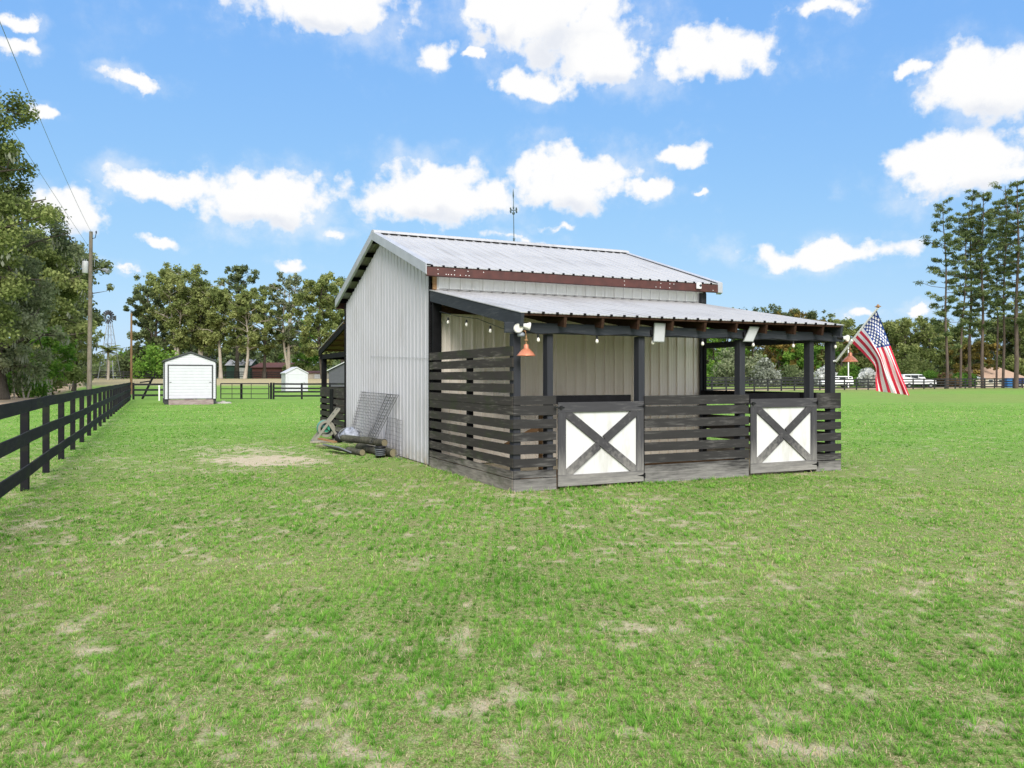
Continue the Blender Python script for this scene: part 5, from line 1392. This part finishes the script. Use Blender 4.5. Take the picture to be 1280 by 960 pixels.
tree('oak_tree', 'smaller oak with grey moss directly in front of the huge edge oak', 'tree', G1, 2, 60, 236, 4.7, 'wide', 2, 32000, .17, .10, 'bark', 'grey_leaf', .01, .45, 1.2, 1.05, moss=22, tint=.5)
tree('oak_tree', 'leafy oak with a rusty brown top just left of the utility pole', 'tree', G1, 54, 76, 291, 4.8, 'round', 3, 24000, .21, .10, 'bark', 'oak', .0, .42, 1.3, 1.0, moss=10, tint=.55)
tree('oak_tree', 'dark broad oak whose crown spreads behind the utility pole', 'tree', G1, 78, 100, 286, 4.6, 'round', 4, 20000, .27, .30, 'bark', 'oak_dark', .0, .45, 1.3, .95, tint=.45)
tree('oak_tree', 'dark oak at the far end of the sandy drive behind the others', 'tree', G1, 56, 120, 312, 5.6, 'round', 5, 9000, .34, .10, 'bark', 'oak_dark', .0, .5, 1.2, 1.1, tint=.5)
tree('oak_tree', 'deep green oak behind the huge oak at the left edge', 'tree', G1, 18, 92, 270, 6.0, 'round', 6, 10000, .30, .10, 'bark', 'oak', .0, .5, 1.2, 1.1, tint=.45)
tree('young_tree', 'small bright green tree with pale twin trunks beside the drive', 'tree', None, 61, 70, 408, 2.1, 'round', 7, 5000, .17, .32, 'palebark', 'bright_leaf', .0, .13, 1.0, 1.1, fork=True, tint=.5)
tree('young_tree', 'light olive tree hanging over the drive right of the twin trunks', 'tree', None, 92, 84, 398, 2.6, 'round', 8, 5000, .2, .20, 'bark', 'oak', .03, .2, 1.0, 1.1, moss=6, tint=.75)
# a rusty dead bough in the tall oak
def bush(name, label, cat, group, px, Y, py_top, w_, leaf='oak', seed=0, n=2500, size=.25, squash=1.0, stems=5, bark='bark', tint=.5, lump=9):
    rng = np.random.default_rng(seed + 900); x, y, z = at(px, Y); Hh = ht(py_top, Y) - z
    t = thing(name, label, cat, (x, y, z), 0, group); mb = MB(); cl = []
    for i in range(lump):
        a = i * 2.4; r_ = w_ / 2 * math.sqrt((i + .3) / lump) * .85; h = Hh * rng.uniform(.35, .80) * (1 - .35 * (r_ / (w_ / 2)) ** 2)
        c = np.array((math.cos(a) * r_, math.sin(a) * r_ * squash, h)); mb.tube([(c[0] * .15, c[1] * .15, 0), tuple(c * np.array((.6, .6, .6))), tuple(c)], [.05, .035, .012], 5)
        q = w_ * .5 * rng.uniform(.32, .52)
        cl.append((c, np.array((q, q, min(q, Hh * .3) * rng.uniform(.8, 1.1))), 1, np.clip(tint + rng.normal(0, .16), 0, 1)))
        cl.append((c * np.array((1.05, 1.05, .45)), np.array((q * .9, q * .9, Hh * .24)), 1, np.clip(tint - .1 + rng.normal(0, .12), 0, 1)))
    cl.append((np.array((0, 0, Hh * .82)), np.array((w_ * .2, w_ * .2, Hh * .17)), 1, tint))
    cl = [(c, r, max(8, n // len(cl)), tt) for c, r, _, tt in cl]
    V, T = leaves(rng, cl, size); mb.build('stem', M[bark], t); leaf_obj('foliage', V, T, M[leaf], t); return t
def patch_foliage(name, label, px, Y, py, r_, leaf, n, size, seed):
    pass
bush('fern_thicket', 'bright green ferny thicket under the oaks at the left edge', 'bush', 'bushes under the oaks', 27, 66, 452, 3.6, 'bright_leaf', 21, 3500, .16, tint=.45)
bush('shrub', 'dark green shrub beside the dark trunk at the left edge', 'bush', 'bushes under the oaks', 46, 72, 458, 2.6, 'oak', 22, 2200, .17, tint=.4)
bush('shrub', 'shaggy rust brown shrub growing high in the oak beside the pole', 'bush', None, 10, 88, 440, 6, 'oak_dark', 23, 3000, .25)
for k, (px, Yk, top, rad) in enumerate(((18, 62, 462, .055), (30, 63.5, 478, .06), (34.5, 64, 483, .055))):
    x, y, z = at(px, Yk); t = thing('sapling_trunk', ('pale thin trunk nearest the left edge below the oaks', 'pale thin trunk leaning left between two others below the oaks', 'pale thin trunk leaning right beside the row of stakes')[k], 'trunk', (x, y, z), 0, 'pale trunks below the oaks')
    h = ht(top, Yk) - z; mb = MB(); mb.tube([(0, 0, 0), ((-.05, -.10, .12)[k], 0, h * .5), ((-.12, -.25, .3)[k], 0, h)], [rad * 1.3, rad, rad * .5], 8); mb.build('trunk', M['palebark'], t, True)
    mb = MB(); mb.tube([((-.05, -.10, .12)[k], 0, h * .5), (.25, .1, h * .9)], [rad * .5, rad * .2], 6); mb.build('branch', M['palebark'], t)
stk = None
for k in range(7):
    x, y, z = at(44 + k * 2.0 + rnd.uniform(-.4, .4), 68 + k * 1.9)
    if stk is None:
        stk = t = thing('garden_stake', 'thin white stake in the row beside the sandy drive', 'stake', (x, y, z), 0, 'white stakes beside the drive')
        mb = MB(); mb.tube([(0, 0, 0), (.01, 0, 1.05)], [.035, .03], 8); mb.build('rod', M['palebark'], t); mb = MB(); mb.lathe([(.035, 1.04), (.035, 1.07), (0, 1.09)], (.01, 0, 0), 8); mb.build('tip', M['whitep'], t)
    else: t = copy_tree(stk); t.location = (x, y, z)
    t.rotation_euler = (rnd.uniform(-.05, .05), rnd.uniform(-.05, .05), 0); t.scale = (1, 1, rnd.uniform(.8, 1.15))

G2 = 'tall trees beyond the far left fence'
spec = [  # px, Y, top, rx, n, leaf, bark, label, extra
    (160, 172, 440, 3.2, 2200, 'bright_leaf', 'bark', 'small green tree low between the windmill and the bare pole', dict(cb=.1, tint=.5)),
    (188, 150, 350, 4.6, 6500, 'oak_dark', 'bark', 'rounded dark tree directly behind the slim brown pole', dict(cb=.12, tint=.4)),
    (200, 160, 324, 5.2, 6500, 'oak', 'bark', 'broad olive tree rising above the left end of the white shed roof', dict(cb=.25, tint=.55)),
    (222, 146, 336, 5.0, 6000, 'oak', 'palebark', 'airy tree with pale forked trunk right above the shed', dict(cb=.4, fork=True, tint=.6)),
    (250, 150, 325, 5.4, 7000, 'oak', 'palebark', 'tallest leafy tree right of the shed peak', dict(cb=.4, fork=True, tint=.6)),
    (296, 164, 318, 4.2, 3200, 'oak_dark', 'bark', 'thin topped tree poking above its neighbours', dict(cb=.62, clump=.85, tint=.4)),
    (276, 144, 352, 4.4, 4800, 'oak', 'palebark', 'tree with a pale trunk leaning left over the green outbuilding', dict(cb=.45, lean=-.10, tint=.6)),
    (306, 142, 360, 4.6, 5200, 'oak', 'palebark', 'tree with straight pale trunk left of the red barn', dict(cb=.42, tint=.6)),
    (330, 150, 352, 4.4, 4200, 'oak', 'bark', 'dark limbed tree standing in front of the red barn', dict(cb=.35, tint=.45, clump=.9)),
    (362, 148, 336, 4.8, 3000, 'grey_leaf', 'palebark', 'sparse grey tree with bare pale limbs above the tiny shed', dict(cb=.30, fork=True, clump=.72, tint=.35)),
    (404, 140, 334, 5.4, 6500, 'oak', 'bark', 'full green tree just left of the barn roof', dict(cb=.22, tint=.6)),
    (428, 158, 340, 5.0, 5000, 'oak', 'bark', 'green tree half hidden behind the barn gable', dict(cb=.2, tint=.55)),
    (384, 165, 392, 4.5, 3000, 'bright_leaf', 'bark', 'low bright green tree between the sparse grey tree and the barn', dict(cb=.12, tint=.4)),
    (236, 170, 372, 5, 3200, 'oak_dark', 'bark', 'dark tree filling the gap behind the forked pale trunk', dict(cb=.1, tint=.35)),
    (300, 176, 405, 6, 3000, 'oak_dark', 'bark', 'dark low tree behind the green outbuilding', dict(cb=.08, tint=.35)),
    (345, 180, 412, 6, 2600, 'oak_dark', 'bark', 'dark tree behind the long red barn', dict(cb=.08, tint=.4)),
    (262, 180, 400, 6, 3000, 'oak_dark', 'bark', 'shadowy green tree low behind the white shed', dict(cb=.05, tint=.35)),
]
for i, (px, Y, top, rx, n, lf, bk, lab, ex) in enumerate(spec):
    ex = dict(ex); ex['cb'] = ex.get('cb', .2) * .8; n = int(n * 2.3); ex['clump'] = ex.get('clump', 1.0) * .80; ex['dens'] = 1.25; tree('tall_tree', lab, 'tree', G2, px, Y, top, rx, 'vase' if ex.get('fork') else 'round', 40 + i, n, .29, leaf=lf, bark=bk, **ex)
def palm(label, px, Y, py_top, seed):
    rng = np.random.default_rng(seed); x, y, z = at(px, Y); h = ht(py_top, Y) - z
    t = thing('palm_tree', label, 'palm', (x, y, z)); mb = MB(); mb.tube([(0, 0, 0), (.1, 0, h * .4), (0.05, 0, h * .72)], [.22, .17, .16], 10); mb.build('trunk', M['palebark'], t, True)
    V = []; T = []
    for i in range(26):
        a = i * 2.4; el = rng.uniform(-.25, 1.35); L_ = h * .36 * rng.uniform(.75, 1.1)
        for k in range(14):
            f = (k + 1) / 14; r_ = L_ * f * math.cos(el * (1 - .3 * f)); zz = h * .72 + L_ * f * math.sin(el) - L_ * .5 * f * f
            c = np.array((math.cos(a) * r_, math.sin(a) * r_, zz)); tn = np.array((-math.sin(a), math.cos(a), -.5)); o = np.array((math.cos(a), math.sin(a), -.2))
            for s in (-1, 1):
                e = c + tn * np.array((s, s, 1)) * L_ * .20 * (1 - .5 * f); V += [c, c + o * .12, e + o * .15, e]; T += [rng.uniform(.2, .8)] * 4
    leaf_obj('frond', np.array(V), np.array(T), M['oak'], t)
palm('feathery palm below the windmill between the two tree groups', 135, 128, 424, 5)
bush('treeside_shrub', 'low dark shrub under the trees left of the white shed', 'bush', 'bushes by the far left fence', 172, 150, 430, 9, 'oak_dark', 31, 2600, .4, tint=.35)
bush('treeside_shrub', 'spreading light green shrub at the foot of the bare brown pole', 'bush', 'bushes by the far left fence', 190, 142, 428, 7, 'bright_leaf', 32, 2200, .34, tint=.55)
bush('treeside_shrub', 'grey green shrub behind the tiny white shed', 'bush', 'bushes by the far left fence', 374, 162, 452, 7, 'oak', 33, 1600, .4)

# right: woods behind the porch and beyond the field
G3 = 'mixed trees beyond the right field'
spec = [
    (872, 168, 392, 6.0, 3600, 'oak_dark', 'dark tree just right of the barn wall', .45), (890, 150, 398, 5.6, 4200, 'bright_leaf', 'yellow green tree between the barn and the second porch post', .55), (912, 172, 384, 6.0, 3800, 'oak_dark', 'dark topped tree showing over the porch roof', .4),
    (938, 166, 392, 6.4, 3800, 'oak', 'olive tree over the middle of the porch roof', .5), (966, 176, 382, 5.5, 3600, 'oak_dark', 'tall dark tree over the right part of the porch roof', .35), (975, 150, 412, 5.0, 4200, 'autumn', 'golden tree seen through the right half of the porch', .6),
    (990, 172, 384, 6, 3600, 'autumn', 'brownish tree behind the end of the porch roof', .4), (1012, 168, 386, 5.5, 3800, 'oak_dark', 'dark pine like tree left of the porch roof corner', .4), (1030, 156, 398, 5.5, 4200, 'autumn', 'yellowing tree directly behind the porch roof corner', .4),
    (1052, 150, 398, 5.5, 4200, 'oak', 'green tree just left of the flag pole', .55), (1000, 148, 432, 5.5, 3600, 'bright_leaf', 'low bright tree through the porch beside the golden one', .5), (1078, 160, 405, 5.5, 3600, 'oak', 'green tree behind the flag', .5),
    (1106, 152, 402, 5.8, 4600, 'oak', 'rounded green tree right of the flag canton', .62), (1132, 146, 399, 6.2, 5200, 'oak', 'large rounded green tree between the flag and the pines', .66), (1160, 150, 404, 6.0, 4800, 'oak', 'dense green tree behind the leftmost pine', .55),
    (1190, 160, 412, 5.8, 3800, 'oak', 'green tree behind the middle pines', .45), (1216, 142, 430, 4.2, 3200, 'autumn', 'faded brownish tree between the pine trunks', .30), (1244, 156, 400, 6.2, 4200, 'oak_dark', 'dark tree behind the right hand pines', .5), (1272, 150, 392, 6.4, 4600, 'oak', 'green tree above the tan roofed house', .5), (1304, 150, 380, 6.5, 4200, 'oak', 'green tree at the right edge beyond the house', .5)]
for i, (px, Y, top, rx, n, lf, lab, tn) in enumerate(spec):
    tree('woodland_tree', lab, 'tree', G3, px, Y, top, rx, 'round', 80 + i, int(n * 2.2), .29, cb=.10, leaf=lf, clump=.95, tint=tn)
G4 = 'bushes along the right field'
for i, (px, Y, top, w_, lf, lab, tn) in enumerate([
    (912, 132, 432, 6.5, 'grey_leaf', 'grey green willow like bush seen between the barn and the porch post', .5), (948, 128, 440, 5.0, 'grey_leaf', 'grey bush seen right of the middle porch post', .55), (958, 122, 447, 4.6, 'blossom', 'pale silvery bush seen through the right part of the porch', .02),
    (1031, 124, 457, 3.6, 'blossom', 'white flowering bush between the last two porch posts', .6), (1085, 122, 459, 3.3, 'blossom', 'white flowering bush right of the far copper lamp', .7), (1064, 130, 455, 4.5, 'bright_leaf', 'bright green bush beneath the far copper lamp', .45),
    (1160, 128, 463, 7, 'bright_leaf', 'light green hedge bush behind the white vehicle', .55), (1180, 126, 466, 5, 'brown_leaf', 'brownish low bush at the foot of the leftmost pine', .4), (1140, 134, 440, 7, 'oak', 'layered green bush right of the flag', .6), (1200, 130, 466, 5, 'bright_leaf', 'low green bush between the pine trunks', .4),
    (885, 136, 455, 7, 'bright_leaf', 'green bush low beside the barn corner', .5), (990, 134, 455, 8, 'oak_dark', 'dark bush low behind the right half door', .45), (1008, 130, 464, 4, 'grey_leaf', 'small grey bush left of the last wide porch post', .4)]):
    bush('field_bush', lab, 'bush', G4, px, Y, top, w_, lf, 60 + i, 2200, .30, tint=tn)

# pines
def pine(label, px, Y, py_top, seed, lean=0.0, low=.30, tr=.2, n=6400, rx=3.5):
    rng = np.random.default_rng(seed + 300); x, y, z = at(px, Y); Hh = ht(py_top, Y) - z
    t = thing('pine_tree', label, 'tree', (x, y, z), 0, 'row of tall pines on the right')
    pts = [np.array((lean * Hh * (k / 9) ** 1.2 + .12 * math.sin(k * 1.3 + seed), .1 * math.sin(k + seed), Hh * k / 9)) for k in range(10)]
    mb = MB(); mb.tube(pts, [tr * (1.15 - .95 * k / 9) for k in range(10)], 10)
    cl = []
    nb = 40
    for i in range(nb):
        f = low + (0.99 - low) * (i / nb) ** .85 + rng.uniform(-.01, .01); f = min(f, .985)
        fr = (f - low) / (1 - low); q = f * 9; k = min(int(q), 8); p = pts[k] + (pts[k + 1] - pts[k]) * (q - k)
        env = (.50 + .9 * fr if fr < .35 else .95 - 1.0 * (fr - .35) ** 1.15)
        ln = rx * max(.16, env) * rng.uniform(.45, 1.15)
        az = i * 2.4 + rng.uniform(-.6, .6); up = rng.uniform(-.12, .28) + .5 * fr
        d = np.array((math.cos(az), math.sin(az), up)); e = p + d * ln; m_ = (p + e) / 2 - np.array((0, 0, ln * .06))
        mb.tube([p, m_, e], [.055 * (1 - .5 * fr), .035, .012], 5)
        for g in ((1.0, .86, .70, .54, .38) if fr < .8 else (1.0, .75, .5)):
            c = (m_ + (e - m_) * (g * 2 - 1)) + rng.normal(size=3) * np.array((.16, .16, .10)) * ln * .8 + np.array((0, 0, .08))
            r_ = rng.uniform(.22, .58) * (.75 + .25 * min(1, ln / 2))
            if rng.random() < .72: cl.append((c, np.array((r_ * 1.25, r_ * 1.25, r_ * .62)), 1, np.clip(.5 + rng.normal(0, .22), 0, 1)))
    cl = [(c, r, max(10, int(n / len(cl))), tt) for c, r, _, tt in cl]
    V, T = leaves(rng, cl, .115, -.1, 0, 4.6); mb.build('trunk', M['pinebark'], t, True); leaf_obj('crown', V, T, M['needle'], t)
for i, (px, Y, top, ln, tr, lab, low) in enumerate([
    (1184, 106, 251, -.018, .17, 'leftmost pine with open limbs reaching over the field', .22), (1200, 110, 262, .05, .15, 'slim pine leaning right beside the leftmost one', .30), (1212, 112, 237, .012, .20, 'tall reddish trunked pine third from the left', .26),
    (1228, 109, 240, .0, .20, 'straight pine with dark trunk in the middle of the row', .26), (1246, 118, 250, .01, .13, 'thin pine set back behind the row', .35), (1254, 112, 232, .015, .17, 'pine with a bare lower trunk above the blue bin', .34), (1270, 108, 226, .012, .27, 'thickest pine trunk near the right edge', .24), (1292, 110, 226, .0, .2, 'pine cut by the right edge of the photo', .25), (1320, 112, 232, .0, .2, 'pine just beyond the right edge', .25)]):
    pine(lab, px, Y, top, i, ln, low, tr)

# far woods, one mass behind everything
def woods():
    rng = np.random.default_rng(77); cl = []
    for a in np.arange(-62, 62, 0.55):
        low = .45 if -28.5 < a < -24.5 else 1.0
        for k in range(3):
            aa = R(a + rng.uniform(-.4, .4)); d = rng.uniform(205, 260) if a < 0 else rng.uniform(190, 250); x, y = d * math.sin(aa), d * math.cos(aa); z = gzf(x, y)
            h = low * (13 if a < 0 else 11) * rng.uniform(.6, 1.15); 
            cl.append((np.array((x, y, z + h * (.35 + .5 * k / 2) * .8)), np.array((3.6, 3.6, h * .26)), 60, np.clip(.4 + rng.normal(0, .2), 0, 1)))
            cl.append((np.array((x, y, z + 1.6)), np.array((3.8, 3.8, 2.4)), 34, .25))
    V, T = leaves(rng, cl, .95); o = leaf_obj('distant_woods', V, T, M['oak_dark'], None)
    tag(o, 'far dark green woods closing the horizon behind the fields', 'woods', kind='stuff')
woods()
